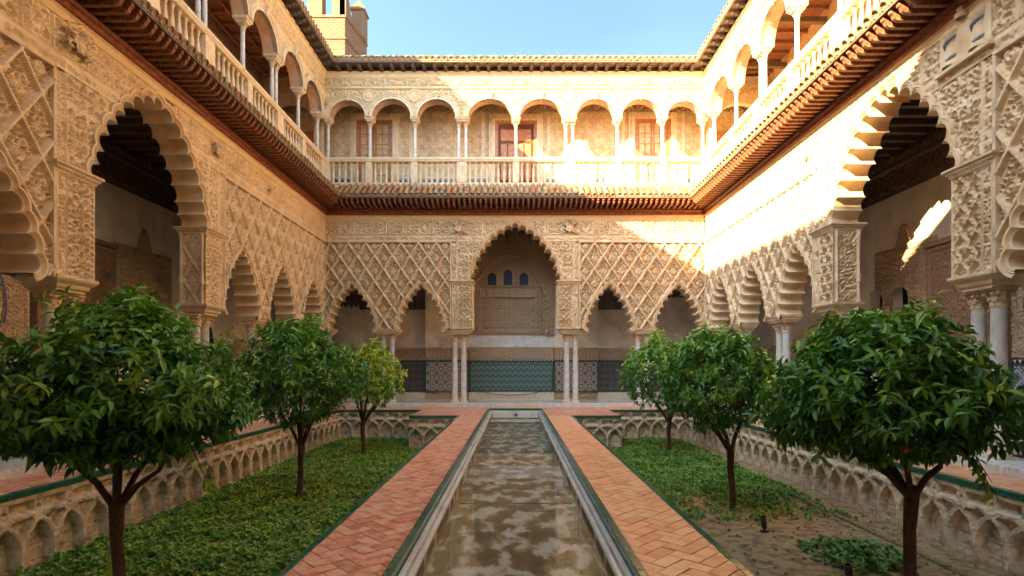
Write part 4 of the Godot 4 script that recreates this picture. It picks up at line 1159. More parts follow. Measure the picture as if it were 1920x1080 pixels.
func orange_tree(label: String, foot: Vector3, fork: float, c: Vector3, rx: float, up: float, dn: float, twigs: int, size: float, sd: int, singles: int, tone: float, trunk := 0.062, droops := []) -> void:
	var o := thing("orange_tree", label, "tree", "clipped orange trees in the sunken beds", at(foot.x, foot.y, foot.z))
	var r := RandomNumberGenerator.new(); r.seed = sd
	var cc := c - foot
	var fy := fork - foot.y
	var lean := Vector3(r.randf_range(-0.05, 0.05), 0, r.randf_range(-0.05, 0.05))
	var P := [Vector3(0, -0.05, 0), Vector3(0, 0.08, 0), lean * 0.5 + Vector3(0.01, fy * 0.35, 0), lean * 0.8 + Vector3(-0.012, fy * 0.7, 0), lean + Vector3(0, fy, 0), lean + Vector3(0, fy + 0.1, 0)]
	put("trunk", MB.new().tube(P, [trunk * 1.35, trunk * 1.05, trunk * 0.95, trunk * 0.95, trunk * 1.15, trunk * 0.7], 10), M.bark, o)
	var nz := FastNoiseLite.new(); nz.seed = sd; nz.frequency = 1.0; nz.fractal_octaves = 2
	var reach := func(d: Vector3) -> float: return 1.0 + 0.30 * nz.get_noise_3dv(d * 1.7) + 0.12 * nz.get_noise_3dv(d * 5.0)
	var top: Vector3 = P[4]
	for k in 6:
		var an := k * TAU / 6 + r.randf_range(-0.4, 0.4)
		var e := cc + Vector3(cos(an) * rx * 0.62, r.randf_range(-0.1, 0.45) * up, sin(an) * rx * 0.62)
		var mid := top.lerp(e, 0.42) + Vector3(cos(an) * rx * 0.1, -0.05, sin(an) * rx * 0.1)
		var tr := trunk * r.randf_range(0.42, 0.6)
		put("branch", MB.new().tube([top - Vector3(0, 0.06, 0), top.lerp(mid, 0.5) + Vector3(0, 0.03, 0), mid, mid.lerp(e, 0.6), e], [tr * 1.2, tr, tr * 0.75, tr * 0.5, tr * 0.2], 7), M.bark, o)
	var xs := []; var cs := []; var rank := []
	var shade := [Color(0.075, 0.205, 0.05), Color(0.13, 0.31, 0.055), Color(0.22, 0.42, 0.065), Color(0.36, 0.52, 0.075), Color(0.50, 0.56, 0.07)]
	var eye := Vector3(0, 1.5, 0) - foot
	var stems := MB.new()
	for k in twigs:
		var d := Vector3(r.randfn(), r.randfn() * 0.9 + 0.12, r.randfn()).normalized()
		var f: float = reach.call(d)
		var q := r.randf()
		var rr := (1.0 - 0.45 * q * q) * f
		var slim := 1.0 - 0.42 * maxf(0.0, d.y)
		var p := cc + Vector3(d.x * rx * slim, d.y * (up * 1.12 if d.y > 0 else dn), d.z * rx * slim) * rr
		var axis := (d + Vector3(r.randf_range(-0.5, 0.5), r.randf_range(-0.1, 0.7), r.randf_range(-0.5, 0.5))).normalized()
		var shoot := r.randf() < 0.035 and d.y > 0.1
		var nl := 6 + r.randi() % 3
		if shoot: nl += 4
		var young_lit := clampf(0.55 * d.y + 0.25 * nz.get_noise_3dv(p * 2.2) + r.randf_range(-0.3, 0.35) + tone, 0.0, 1.0)  # upper leaves paler: young growth, and top light painted into the colour
		if r.randf() < 0.12: young_lit = minf(1.0, young_lit + 0.45)
		if shoot: young_lit = 1.0
		var s1 := axis.cross(Vector3.UP).normalized(); var s2 := s1.cross(axis)
		var tl := size * (2.4 if shoot else 1.0)
		for j in nl:
			var an := j * 2.4 + r.randf()
			var dir := (axis * r.randf_range(0.15, 0.8) + (s1 * cos(an) + s2 * sin(an)) * 0.9 + Vector3.DOWN * r.randf_range(0.05, 0.55)).normalized()
			var y := (Vector3.UP - dir * dir.y).normalized()
			y = y.rotated(dir, r.randf_range(-0.7, 0.7))
			var b := Basis(y.cross(dir), y, dir) * (size * r.randf_range(0.7, 1.2))
			var pos := p + axis * tl * (float(j) / nl)
			xs.append(Transform3D(b, pos))
			var m := clampf(young_lit * 2.6 + r.randf_range(-0.5, 0.7) + (1.0 if tone > 0.5 else 0.0), 0.0, 3.99 if tone > 0.5 else 2.99)
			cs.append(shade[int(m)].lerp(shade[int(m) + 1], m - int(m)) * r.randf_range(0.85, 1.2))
			rank.append(pos.distance_to(eye) - 0.5 * rr)
	for e in droops:      # lone hanging twigs
		var to: Vector3 = e - foot
		var from := cc + (to - cc) * Vector3(0.45, 0.1, 0.45)
		var mid := from.lerp(to, 0.6) + Vector3(0, 0.12, 0)
		put("twig", MB.new().tube([from, from.lerp(mid, 0.5) + Vector3(0, 0.03, 0), mid, to], [0.012, 0.01, 0.007, 0.003], 5), M.bark, o)
		for j in 15:
			var f := r.randf_range(0.35, 1.0)
			var pos := from.lerp(mid, f / 0.6) if f < 0.6 else mid.lerp(to, (f - 0.6) / 0.4)
			var dir := Vector3(r.randfn() * 0.7, -0.6 - r.randf() * 0.6, r.randfn() * 0.7).normalized()
			var y := Vector3(r.randfn(), 0.6, r.randfn())
			y = (y - dir * y.dot(dir)).normalized()
			xs.append(Transform3D(Basis(y.cross(dir), y, dir) * (size * r.randf_range(0.8, 1.2)), pos))
			cs.append(shade[1].lerp(shade[2], r.randf()))
			rank.append(0.0)
	var order := range(xs.size())
	order.sort_custom(func(p, q): return rank[p] < rank[q])
	var near := {}
	for k in mini(singles, order.size()):
		var q: int = order[k]
		near[q] = true
		var lum: float = cs[q].g
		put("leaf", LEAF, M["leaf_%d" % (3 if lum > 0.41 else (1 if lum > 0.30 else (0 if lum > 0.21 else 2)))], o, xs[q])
	var mm := MultiMesh.new()
	mm.transform_format = MultiMesh.TRANSFORM_3D
	mm.use_colors = true
	mm.mesh = LEAF if size > 0.11 else LEAF_FAR
	mm.instance_count = xs.size() - near.size()
	var w := 0
	for k in xs.size():
		if near.has(k): continue
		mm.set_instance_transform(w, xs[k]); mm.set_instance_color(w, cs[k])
		w += 1
	var mi := MultiMeshInstance3D.new()
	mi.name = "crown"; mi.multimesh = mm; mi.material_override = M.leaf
	mi.set_meta("kind", "stuff")
	o.add_child(mi)

func sprig_mesh() -> ArrayMesh:
	var m := MB.new()
	var r := RandomNumberGenerator.new(); r.seed = 9
	var lf := MB.new()
	lf.tri(Vector3(0, 0, 0), Vector3(0.28, 0.06, 0.5), Vector3(0, -0.02, 1)); lf.tri(Vector3(0, 0, 0), Vector3(0, -0.02, 1), Vector3(-0.28, 0.06, 0.5))
	for k in 11:
		var b := Basis(Vector3.UP, k * 2.4) * Basis(Vector3.RIGHT, r.randf_range(-1.0, 0.1))
		m.add(lf, Transform3D(b * r.randf_range(0.7, 1.1), Vector3(r.randf_range(-0.3, 0.3), 0.2 + k * 0.085, r.randf_range(-0.3, 0.3))))
	return m.mesh()

func ground_cover(called: String, label: String, sd: int, count: int, pick: Callable, hue: Callable) -> void:
	var r := RandomNumberGenerator.new(); r.seed = sd
	var sm := sprig_mesh()
	var mm := MultiMesh.new()
	mm.transform_format = MultiMesh.TRANSFORM_3D; mm.use_colors = true; mm.mesh = sm; mm.instance_count = count
	for k in count:
		var q: Array = pick.call(r)
		var s: float = q[1]
		mm.set_instance_transform(k, Transform3D(Basis(Vector3.UP, r.randf() * TAU) * Basis(Vector3.RIGHT, r.randf_range(-0.4, 0.4)) * s, q[0]))
		mm.set_instance_color(k, hue.call(r, q[0]))
	var mi := MultiMeshInstance3D.new()
	mi.name = numbered(called, self); mi.multimesh = mm; mi.material_override = M.leaf
	tag(mi, label, "ground cover")
	mi.set_meta("kind", "stuff")
	add_child(mi)

func dado(o: Node3D, u0: float, u1: float, y0: float, y1: float, z: float, kind: String) -> void:
	put("tile_dado", MB.new().box(Vector3(u0, y0, z - 0.05), Vector3(u1, y1, z)), M[kind], o)
	var m := MB.new()
	for e in [[u0, u0 + 0.05, y0, y1], [u1 - 0.05, u1, y0, y1], [u0 + 0.05, u1 - 0.05, y0, y0 + 0.05], [u0 + 0.05, u1 - 0.05, y1 - 0.03, y1]]:
		m.box(Vector3(e[0], e[2], z - 0.02), Vector3(e[1], e[3], z + 0.012))
	put("green_border", m, M.green_glaze, o)
	var mw := MB.new(); var md := MB.new()
	var n := int((u1 - u0) / 0.11)
	md.box(Vector3(u0, y1 + 0.002, z - 0.05), Vector3(u1, y1 + 0.1, z + 0.004))
	for k in n:
		var c := u0 + (k + 0.5) * (u1 - u0) / n
		mw.tri(Vector3(c - 0.042, y1 + 0.095, z + 0.009), Vector3(c, y1 + 0.012, z + 0.009), Vector3(c + 0.042, y1 + 0.095, z + 0.009))
	put("dark_strip", md, M.dark, o)
	put("white_merlons", mw, M.white_glaze, o)

func frieze_blocks(o: Node3D, u0: float, u1: float, y0: float, y1: float, z: float, w: float) -> void:
	var n := maxi(1, roundi((u1 - u0) / w))
	var lf := [C.leaf1, C.script, C.leaf3, C.star]
	for k in n:
		var a := u0 + (u1 - u0) * k / n; var b := u0 + (u1 - u0) * (k + 1) / n
		var f: Carve = lf[(k * 7 + int(absf(u0) * 3)) % 4]
		put("carved_block", field(a, b, y0, y1, 0.035, func(u, y):
			var d: float = minf(minf(u - a, b - u), minf(y - y0, y1 - y))
			if d < 0.02: return z - 0.01
			if d < 0.06: return z + 0.02
			return z - 0.02 + 0.035 * f.at((u - a) / (b - a), (y - y0) / (y1 - y0))), M.carved_plaster, o)

func star_door(o: Node3D, called: String, u0: float, u1: float, y0: float, y1: float, z: float, mt: Material, cell: float, rep: float) -> void:
	var st: Carve = C.star
	put(called, field(u0, u1, y0, y1, cell, func(u, y):
		var d: float = minf(minf(u - u0, u1 - u), minf(y - y0, y1 - y))
		if d < 0.13: return z + 0.03 if d < 0.115 and d > 0.02 else z + 0.005
		if absf(y - (y0 + (y1 - y0) * 0.3)) < 0.07: return z + 0.03
		return z - 0.012 + 0.034 * st.at(u / rep, y / rep), null, 0.06 + z), mt, o)

# gallery behind a side arcade. dd turns a distance from the camera into a place along the wall
func side_gallery(left: bool) -> void:
	var s := 1.0 if left else -1.0
	var xf := Transform3D(Basis(Vector3(0, 0, -s), Vector3.UP, Vector3(s, 0, 0)), Vector3(-10.2 * s, 0, 0))
	var sd := "left" if left else "right"
	var o := thing("gallery_wall", "plain plastered inner wall of the gallery behind the %s" % ("arcade that stays in shade" if left else "arcade whose upper part is sunlit"), "wall", "inner walls of the lower gallery", xf)
	var rg := func(a: float, b: float) -> Array: return [a, b] if left else [-b, -a]
	var k0 := 8.2; var k1 := 10.55      # the portal
	var m := MB.new()
	for e in [[-3.0, k0, -0.1, 8.5], [k0, k1, 4.3, 8.5], [k1, 13.75, -0.1, 8.5], [15.4, 24.6, -0.1, 8.5], [13.75, 15.4, -0.1, 2.35], [13.75, 15.4, 3.62, 8.5], [14.45, 14.7, 2.35, 3.62]]:
		var q: Array = rg.call(e[0], e[1])
		m.box(Vector3(q[0], e[2], -0.3), Vector3(q[1], e[3], 0.0))
	put("plaster", m, M.plaster, o)
	# portal with a horseshoe arch
	var cen: float = (k0 + k1) / 2 * s
	var pm := MB.new()
	var outer := PackedVector2Array([Vector2(cen + 1.75, 4.6), Vector2(cen - 1.75, 4.6), Vector2(cen - 1.75, 2.35), Vector2(cen - 0.98, 2.35)])
	for q in 21:
		var th := PI + 0.25 - (PI + 0.5) * q / 20
		outer.append(Vector2(cen + 1.1 * cos(th), 2.72 + 1.15 * sin(th)))
	outer.append(Vector2(cen + 0.98, 2.35)); outer.append(Vector2(cen + 1.75, 2.35))
	var pf := field(cen - 1.78, cen + 1.78, 2.3, 4.7, 0.03, func(u, y):
		var p := Vector2(u - cen, (y - 2.72) / 1.045)
		var d := p.length() - 1.1
		if d < 0.1: return 0.09
		if d > 0.12 and d < 0.2: return 0.05
		return 0.015 + 0.055 * C.leaf3.at(u / 0.5, y / 0.5), func(u, y): return Vector2(u - cen, (y - 2.72) / 1.045).length() < 1.08 or (y < 2.5 and absf(u - cen) < 1.0))
	put("portal_carving", pf, M.carved_plaster, o)
	var ring := MB.new()
	for q in 24:
		var t0 := PI + 0.3 - (PI + 0.6) * q / 24; var t1 := PI + 0.3 - (PI + 0.6) * (q + 1) / 24
		var f = func(th: float, r: float, z: float) -> Vector3: return Vector3(cen + r * cos(th), 2.72 + r * 1.045 * sin(th), z)
		ring.quad(f.call(t0, 1.225, 0.1), f.call(t1, 1.225, 0.1), f.call(t1, 1.275, 0.1), f.call(t0, 1.275, 0.1))
		ring.quad(f.call(t0, 1.09, 0.1), f.call(t0, 1.09, -0.3), f.call(t1, 1.09, -0.3), f.call(t1, 1.09, 0.1))
	put("blue_arch_band", ring, M.blue_trim, o)
	for e in [-1, 1]:
		var x0: float = cen + e * 0.98; var x1: float = cen + e * 1.78
		var lo := minf(x0, x1); var hi := maxf(x0, x1)
		put("jamb_panel", field(lo, hi, 1.66, 2.3, 0.03, func(u, y):
			var d: float = minf(minf(u - lo, hi - u), minf(y - 1.66, 2.3 - y))
			return 0.06 if d < 0.03 or (d > 0.15 and d < 0.19) else 0.02 + 0.04 * (C.leaf1.at(u / 0.3, y / 0.3) if d < 0.15 else 0.4), null, 0.02), M.carved_plaster, o)
		dado(o, lo, hi, 0.12, 1.52, 0.05, "zellige_blue")
	put("painted_window_shade", MB.new().box(Vector3(minf(13.8 * s, 15.35 * s), 2.3, -0.29), Vector3(maxf(13.8 * s, 15.35 * s), 3.65, -0.26)), M.dark, o)  # dark panel painted in for the shade of the room behind the windows
	put("dark_strip", MB.new().box(Vector3(cen - 1.2, 0, -1.9), Vector3(cen + 1.2, 4.4, -1.8)), M.dark, o)  # dark sheet painted for the shade inside the portal
	# carved panel with a pair of small windows, and a finial above
	var q0: Array = rg.call(13.55 if left else 12.9, 15.85 if left else 15.15)
	var w0: Array = [14.1 * s, 15.05 * s]
	var hole := func(u: float, y: float, grow: float) -> bool:
		for w in w0:
			if absf(u - w) < 0.29 + grow and y > 2.35 - grow and y < 3.2: return true
			if Vector2(u - w, (y - 3.2) * 0.85).length() < 0.29 + grow and y >= 3.2: return true
		return false
	put("carved_panel", field(q0[0], q0[1], 1.7, 4.65, 0.033, func(u, y):
		var d: float = minf(minf(u - q0[0], q0[1] - u), 4.65 - y)
		if d < 0.04: return 0.03
		if hole.call(u, y, 0.08): return 0.085
		if d < 0.36: return 0.02 + 0.05 * C.script.at((u + y) / 1.6, d / 0.36)
		if d < 0.40: return 0.06
		return 0.015 + 0.05 * C.leaf4.at(u / 0.42, y / 0.42), func(u, y): return hole.call(u, y, 0.0)), M.carved_plaster, o)
	var fin := PackedVector2Array()
	for q in 13:
		var f := q / 12.0
		fin.append(Vector2((q0[0] + q0[1]) / 2 - 0.28 + 0.56 * f, 4.62 + 0.6 * (1.0 - pow(absf(2.0 * f - 1.0), 1.7))))
	put("finial", MB.new().slab(fin, -0.02, 0.06), M.carved_plaster, o)
	column(xf * Vector3(14.575 * s, 0, 0.02), 0.07, 1.7, 3.1, "small column between the twin windows of the %s gallery wall" % sd, "small window columns", false)
	# frieze and tiled dado further along
	var q1: Array = rg.call(16.2, 24.0)
	frieze_blocks(o, q1[0], q1[1], 1.75, 2.28, 0.03, 0.66)
	dado(o, q1[0], q1[1], 0.12, 1.64, 0.05, "zellige_pale")
	var q2: Array = rg.call(10.9, 13.5)
	dado(o, q2[0], q2[1], 0.12, 1.52, 0.045, "zellige_blue")
	# tall pointed doorway far along the wall
	var dw := 17.5 * s
	put("doorway", MB.new().slab(PackedVector2Array([Vector2(dw - 0.5, 0.05), Vector2(dw + 0.5, 0.05), Vector2(dw + 0.5, 2.3), Vector2(dw + 0.36, 2.75), Vector2(dw, 3.05), Vector2(dw - 0.36, 2.75), Vector2(dw - 0.5, 2.3)]), 0.0, 0.075), M.dark, o)
	# wooden cornice
	var qc: Array = rg.call(5.0, 23.6)
	put("wooden_cornice", field(qc[0], qc[1], 6.05, 7.25, 0.045, func(u, y):
		if y < 6.2: return 0.06
		if y > 6.2 and y < 6.75: return 0.05 + 0.05 * C.star.at(u / 0.6, y / 0.6)
		if y < 6.85: return 0.14
		return 0.12 + 0.06 * C.script.at(u / 1.2, (y - 6.85) / 0.4)), M.dark_wood, o)
	# wooden door leaf folded back against the wall
	var lf := thing("door_leaf", ("dark brown carved door leaf folded against the shaded gallery wall" if left else "gilded star-patterned door leaf standing open, its top edge catching sun"), "door", "", xf)
	var ql: Array = rg.call(11.25 if left else 10.95, 13.45 if left else 12.85)
	star_door(lf, "panel", ql[0], ql[1], 0.25, 4.42 if left else 4.3, 0.16 if left else 0.34, M.brown_door, 0.028, 0.62)
	put("top_rail", MB.new().box(Vector3(ql[0] - 0.02, 4.42 if left else 4.3, 0.1), Vector3(ql[1] + 0.02, 4.52 if left else 4.42, 0.24 if left else 0.42)), M.brown_door, lf)
	# ceiling of the lower gallery
	var ce := thing("gallery_ceiling", "dark beamed ceiling of the lower gallery on the %s side" % ("shaded" if left else "sunlit"), "ceiling", "", xf)
	put("boards", MB.new().box(Vector3(qc[0] - 6.0, 7.32, 0.0), Vector3(qc[1] + 6.0, 7.4, 2.3)), M.dark_wood, ce)
	var bm := block(Vector3(-0.06, 7.14, 0.0), Vector3(0.06, 7.318, 2.2), 0.01).mesh()
	for k in 42: put("beam", bm, M.dark_wood, ce, at((4.5 + k * 0.45) * s, 0, 0))
	for e in ([[19.6, 2.42]] if left else [[19.3, 2.42], [16.6, 2.42]]):
		bracket("small pale stone wall bowl %s" % ("on the shaded gallery wall behind the third arch" if left else ("on the right gallery wall, the farther of two" if e[0] > 18 else "on the right gallery wall, the nearer of two")), xf * Transform3D(Basis(), Vector3(e[0] * s, e[1], 0)))

func bracket(label: String, xf: Transform3D) -> void:
	var b := MB.new()
	b.loft(0, 0.13, 0.07, 0.07, [Vector2(0, -0.22), Vector2(0.02, -0.18), Vector2(0.05, -0.1), Vector2(0.12, -0.02), Vector2(0.12, 0.02), Vector2(0.09, 0.025)])
	b.box(Vector3(-0.1, -0.2, -0.01), Vector3(0.1, -0.02, 0.06))
	var o := put("wall_bracket", b, M.white_stone, null, xf)
	tag(o, label, "wall bracket", "pale stone brackets on the gallery walls")

func back_gallery() -> void:
	var xf := Transform3D(Basis(), Vector3(0, 0, -23.6))
	var o := thing("gallery_wall", "inner wall of the far gallery with teal tile niche, pale piers and plaster", "wall", "inner walls of the lower gallery", xf)
	put("plaster", MB.new().box(Vector3(-10.2, -0.1, -0.75), Vector3(10.2, 8.5, -0.35)), M.plaster, o)
	for s in [-1, 1]:
		# pale pier beside the niche, shaded recess beyond it
		var p0: float = -3.97 if s < 0 else 1.72; var p1: float = -2.05 if s < 0 else 3.66
		put("pier", MB.new().box(Vector3(p0, 2.28, -0.36), Vector3(p1, 8.4, 0.0)), M.plaster, o)
		dado(o, p0, p1, 0.33, 1.68, 0.03, "zellige_pale")
		frieze_blocks(o, p0, p1, 1.79, 2.28, 0.02, 0.64)
		put("pier_base", MB.new().box(Vector3(p0, 0.0, -0.36), Vector3(p1, 2.28, -0.03)), M.carved_plaster, o)
		var r0: float = -9.6 if s < 0 else p1; var r1: float = p0 if s < 0 else 9.6
		dado(o, r0, r1, 0.33, 1.68, -0.3, "zellige_dark")
		frieze_blocks(o, r0, r1, 1.79, 2.26, -0.3, 0.7)
		put("stone_bench", MB.new().box(Vector3(r0, -0.05, -0.36), Vector3(r1, 0.31, 0.02)), M.white_stone, o)
		# pale side piers at the corners
		var g0: float = -7.9 if s < 0 else 6.25; var g1: float = -6.95 if s < 0 else 8.4
		put("corner_pier", MB.new().box(Vector3(g0, 2.285, -0.36), Vector3(g1, 8.4, -0.06 if s > 0 else -0.2)), M.plaster, o)
		var st: Carve = C.star
		put("wooden_cornice", field(minf(r0, r1), maxf(r0, r1), 3.98, 4.75, 0.04, func(u, y):
			var t: float = (y - 3.98) / 0.77
			return -0.3 + 0.32 * t + 0.07 * absf(sin(u * 14.0)) * (1.0 - t) + 0.03 * st.at(u / 0.4, y / 0.4)), M.grey_wood, o)
		put("cornice_top", MB.new().box(Vector3(minf(r0, r1), 4.75, -0.36), Vector3(maxf(r0, r1), 4.95, 0.12)), M.dark_wood, o)
		put("low_ceiling", MB.new().box(Vector3(minf(r0, r1), 4.95, -0.36), Vector3(maxf(r0, r1), 5.05, 2.0)), M.dark_wood, o)
		for k in 13: put("ceiling_beam", block(Vector3(-0.06, 4.80, 0.1), Vector3(0.06, 4.948, 2.0), 0.01), M.dark_wood, o, at(minf(r0, r1) + 0.3 + k * 0.45, 0, 0))
	# the niche
	dado(o, -2.03, 1.70, 0.36, 1.66, -0.05, "zellige_teal")
	frieze_blocks(o, -2.03, 1.70, 1.77, 2.3, -0.08, 0.75)
	put("niche_plaster", MB.new().box(Vector3(-2.05, 2.3, -0.36), Vector3(1.72, 2.86, -0.07)), M.white_plaster, o)
	var bx := [-2.05, -1.35, -0.6, 0.0, 0.9, 1.72]
	for k in 5:
		put("bench_stone", block(Vector3(bx[k] + 0.004, -0.03, -0.36), Vector3(bx[k + 1] - 0.004, 0.33, 0.03), 0.012), M.white_stone, o)
	var cx := -0.32
	var apex := 6.44
	var edge := func(y: float) -> float: return 1.75 * pow(clampf(1.0 - pow(clampf((y - 4.2) / (apex - 4.2), 0.0, 1.0), 1.6), 0.0, 1.0), 0.7)
	put("niche_carving", field(-2.05, 1.72, 2.86, 7.3, 0.035, func(u, y):
		var x: float = absf(u - cx)
		var e: float = edge.call(y)
		if x > e + 0.04: return 0.06 + 0.05 * C.leaf2.at(u / 0.4, y / 0.4)
		if x > e - 0.12 and y < apex: return 0.15 + 0.05 * sin(y * 22.0)
		if x < 1.25 and y < 4.95 and y > 2.98:
			if x > 1.19 or y < 3.04 or (y > 4.5 and y < 4.56): return 0.0
			if y > 4.56: return -0.1 + 0.05 * absf(sin(u * 9.5)) * clampf((4.95 - y) / 0.3, 0.0, 1.0)
			return -0.12 + 0.06 * C.star.at(u / 0.4, y / 0.4)
		return -0.05 + 0.07 * C.leaf3.at(u / 0.36, y / 0.36)), M.carved_plaster, o)
	for k in [-1, 0, 1]:
		var c: float = cx + k * 0.7
		var w := 0.19; var y0 := 5.02; var y1 := 5.46 if k else 5.58
		var ol := PackedVector2Array([Vector2(c - w, y0), Vector2(c + w, y0)])
		var fr := PackedVector2Array([Vector2(c - w - 0.07, y0 - 0.05), Vector2(c + w + 0.07, y0 - 0.05)])
		for q in 9:
			ol.append(Vector2(c + w * cos(PI * q / 8), y1 - 0.1 + w * 1.15 * sin(PI * q / 8)))
			fr.append(Vector2(c + (w + 0.07) * cos(PI * q / 8), y1 - 0.1 + (w + 0.07) * 1.15 * sin(PI * q / 8)))
		var f: MeshInstance3D = put("niche_window", MB.new().slab(fr, -0.05, 0.045), M.carved_plaster, o)
		put("blue_glass", MB.new().slab(ol, 0.0, 0.052), M.glass_tracery, f)
	var hc := MB.new()
	hc.box(Vector3(-2.4, 7.3, -0.36), Vector3(2.2, 7.4, 2.1))
	put("high_ceiling", hc, M.dark_wood, o)
	for k in 8: put("ceiling_beam", block(Vector3(-0.07, 7.13, 0.1), Vector3(0.07, 7.298, 2.0), 0.01), M.dark_wood, o, at(-2.1 + k * 0.54, 0, 0))
	for s in [-1, 1]: put("niche_cheek", MB.new().box(Vector3(-2.55 if s < 0 else 2.2, 4.95, -0.3), Vector3(-2.4 if s < 0 else 2.35, 7.4, 2.0)), M.carved_plaster, o)
	bracket("small pale stone wall bowl on the pale pier left of the far niche", xf * Transform3D(Basis(), Vector3(-3.15, 2.47, 0.0)))
	# rope across the niche, on two posts
	for s in [-1, 1]:
		var st := MB.new().lathe([Vector2(0.1, 0.0), Vector2(0.1, 0.02), Vector2(0.012, 0.03), Vector2(0.012, 0.75), Vector2(0.0, 0.76)], 8, Vector3.ZERO)
		tag(put("rope_post", st, M.grey_wood, null, at(-2.0 if s < 0 else 1.62, 0.33, -23.62)), "slim grey rope post at the %s end of the teal tiled niche" % ("left" if s < 0 else "right"), "post", "rope posts at the niche")
	var pts := []; var rd := []
	for k in 15:
		var f := k / 14.0
		pts.append(Vector3(-1.75 + 3.1 * f, 0.42 - 0.9 * f * (1.0 - f), -23.5)); rd.append(0.012)
	tag(put("barrier_rope", MB.new().tube(pts, rd, 6), M.rope), "thin dark rope sagging across the foot of the teal tiled niche", "rope")

func window_or_door(o: Node3D, u0: float, u1: float, top: float, is_door: bool) -> void:
	# stone surround
	var m := MB.new()
	for e in [[0.0, 0.12, 0.10], [0.12, 0.26, 0.06]]:
		var a: float = e[0]; var b: float = e[1]
		m.box(Vector3(u0 - b, 8.5, 0.0), Vector3(u0 - a, top + b, e[2])); m.box(Vector3(u1 + a, 8.5, 0.0), Vector3(u1 + b, top + b, e[2]))
		m.box(Vector3(u0 - a, top + a, 0.0), Vector3(u1 + a, top + b, e[2] - 0.002))
	put("surround", m, M.upper_stone, o)
	var f := MB.new()
	f.box(Vector3(u0, 8.5, -0.02), Vector3(u0 + 0.13, top, 0.05)); f.box(Vector3(u1 - 0.13, 8.5, -0.02), Vector3(u1, top, 0.05)); f.box(Vector3(u0 + 0.13, top - 0.13, -0.02), Vector3(u1 - 0.13, top, 0.05))
	var fr := put("door" if is_door else "window", f, M.door_wood, o)
	var mid := (u0 + u1) / 2
	if is_door:
		put("leaf_board", MB.new().box(Vector3(u0 + 0.13, 8.5, -0.03), Vector3(u1 - 0.13, top - 0.13, 0.0)), M.door_wood, fr)
		for s in [-1, 1]:
			for e in [[8.65, 9.1], [9.2, 9.95], [10.05, 10.75], [10.85, 11.35]]:
				var a := mid + (0.05 if s > 0 else -0.63); var pw := 0.58
				for h in ([[0.0, 1.0]] if e[0] < 9 or e[0] > 10.8 else [[0.0, 0.46], [0.54, 1.0]]):
					put("door_panel", block(Vector3(a + pw * h[0], e[0], -0.01), Vector3(a + pw * h[1], e[1], 0.025), 0.02), M.door_wood, fr)
	else:
		put("glass", MB.new().box(Vector3(u0 + 0.13, 8.9, -0.04), Vector3(u1 - 0.13, top - 0.13, -0.02)), M.pane, fr)
		for s in 2:
			var a := u0 + 0.15 if s == 0 else mid + 0.03; var b := mid - 0.03 if s == 0 else u1 - 0.15
			var sm := MB.new()
			sm.box(Vector3(a, 8.6, -0.018), Vector3(a + 0.05, top - 0.13, 0.03)); sm.box(Vector3(b - 0.05, 8.6, -0.018), Vector3(b, top - 0.13, 0.03))
			for q in 7: sm.box(Vector3(a + 0.05, 9.0 + q * (top - 9.18) / 6.0, -0.018), Vector3(b - 0.05, 9.03 + q * (top - 9.18) / 6.0, 0.02))
			sm.box(Vector3((a + b) / 2 - 0.015, 9.0, -0.018), Vector3((a + b) / 2 + 0.015, top - 0.14, 0.018))
			sm.box(Vector3(a + 0.05, 8.6, -0.018), Vector3(b - 0.05, 8.98, 0.01))
			put("sash", sm, M.door_wood, fr)

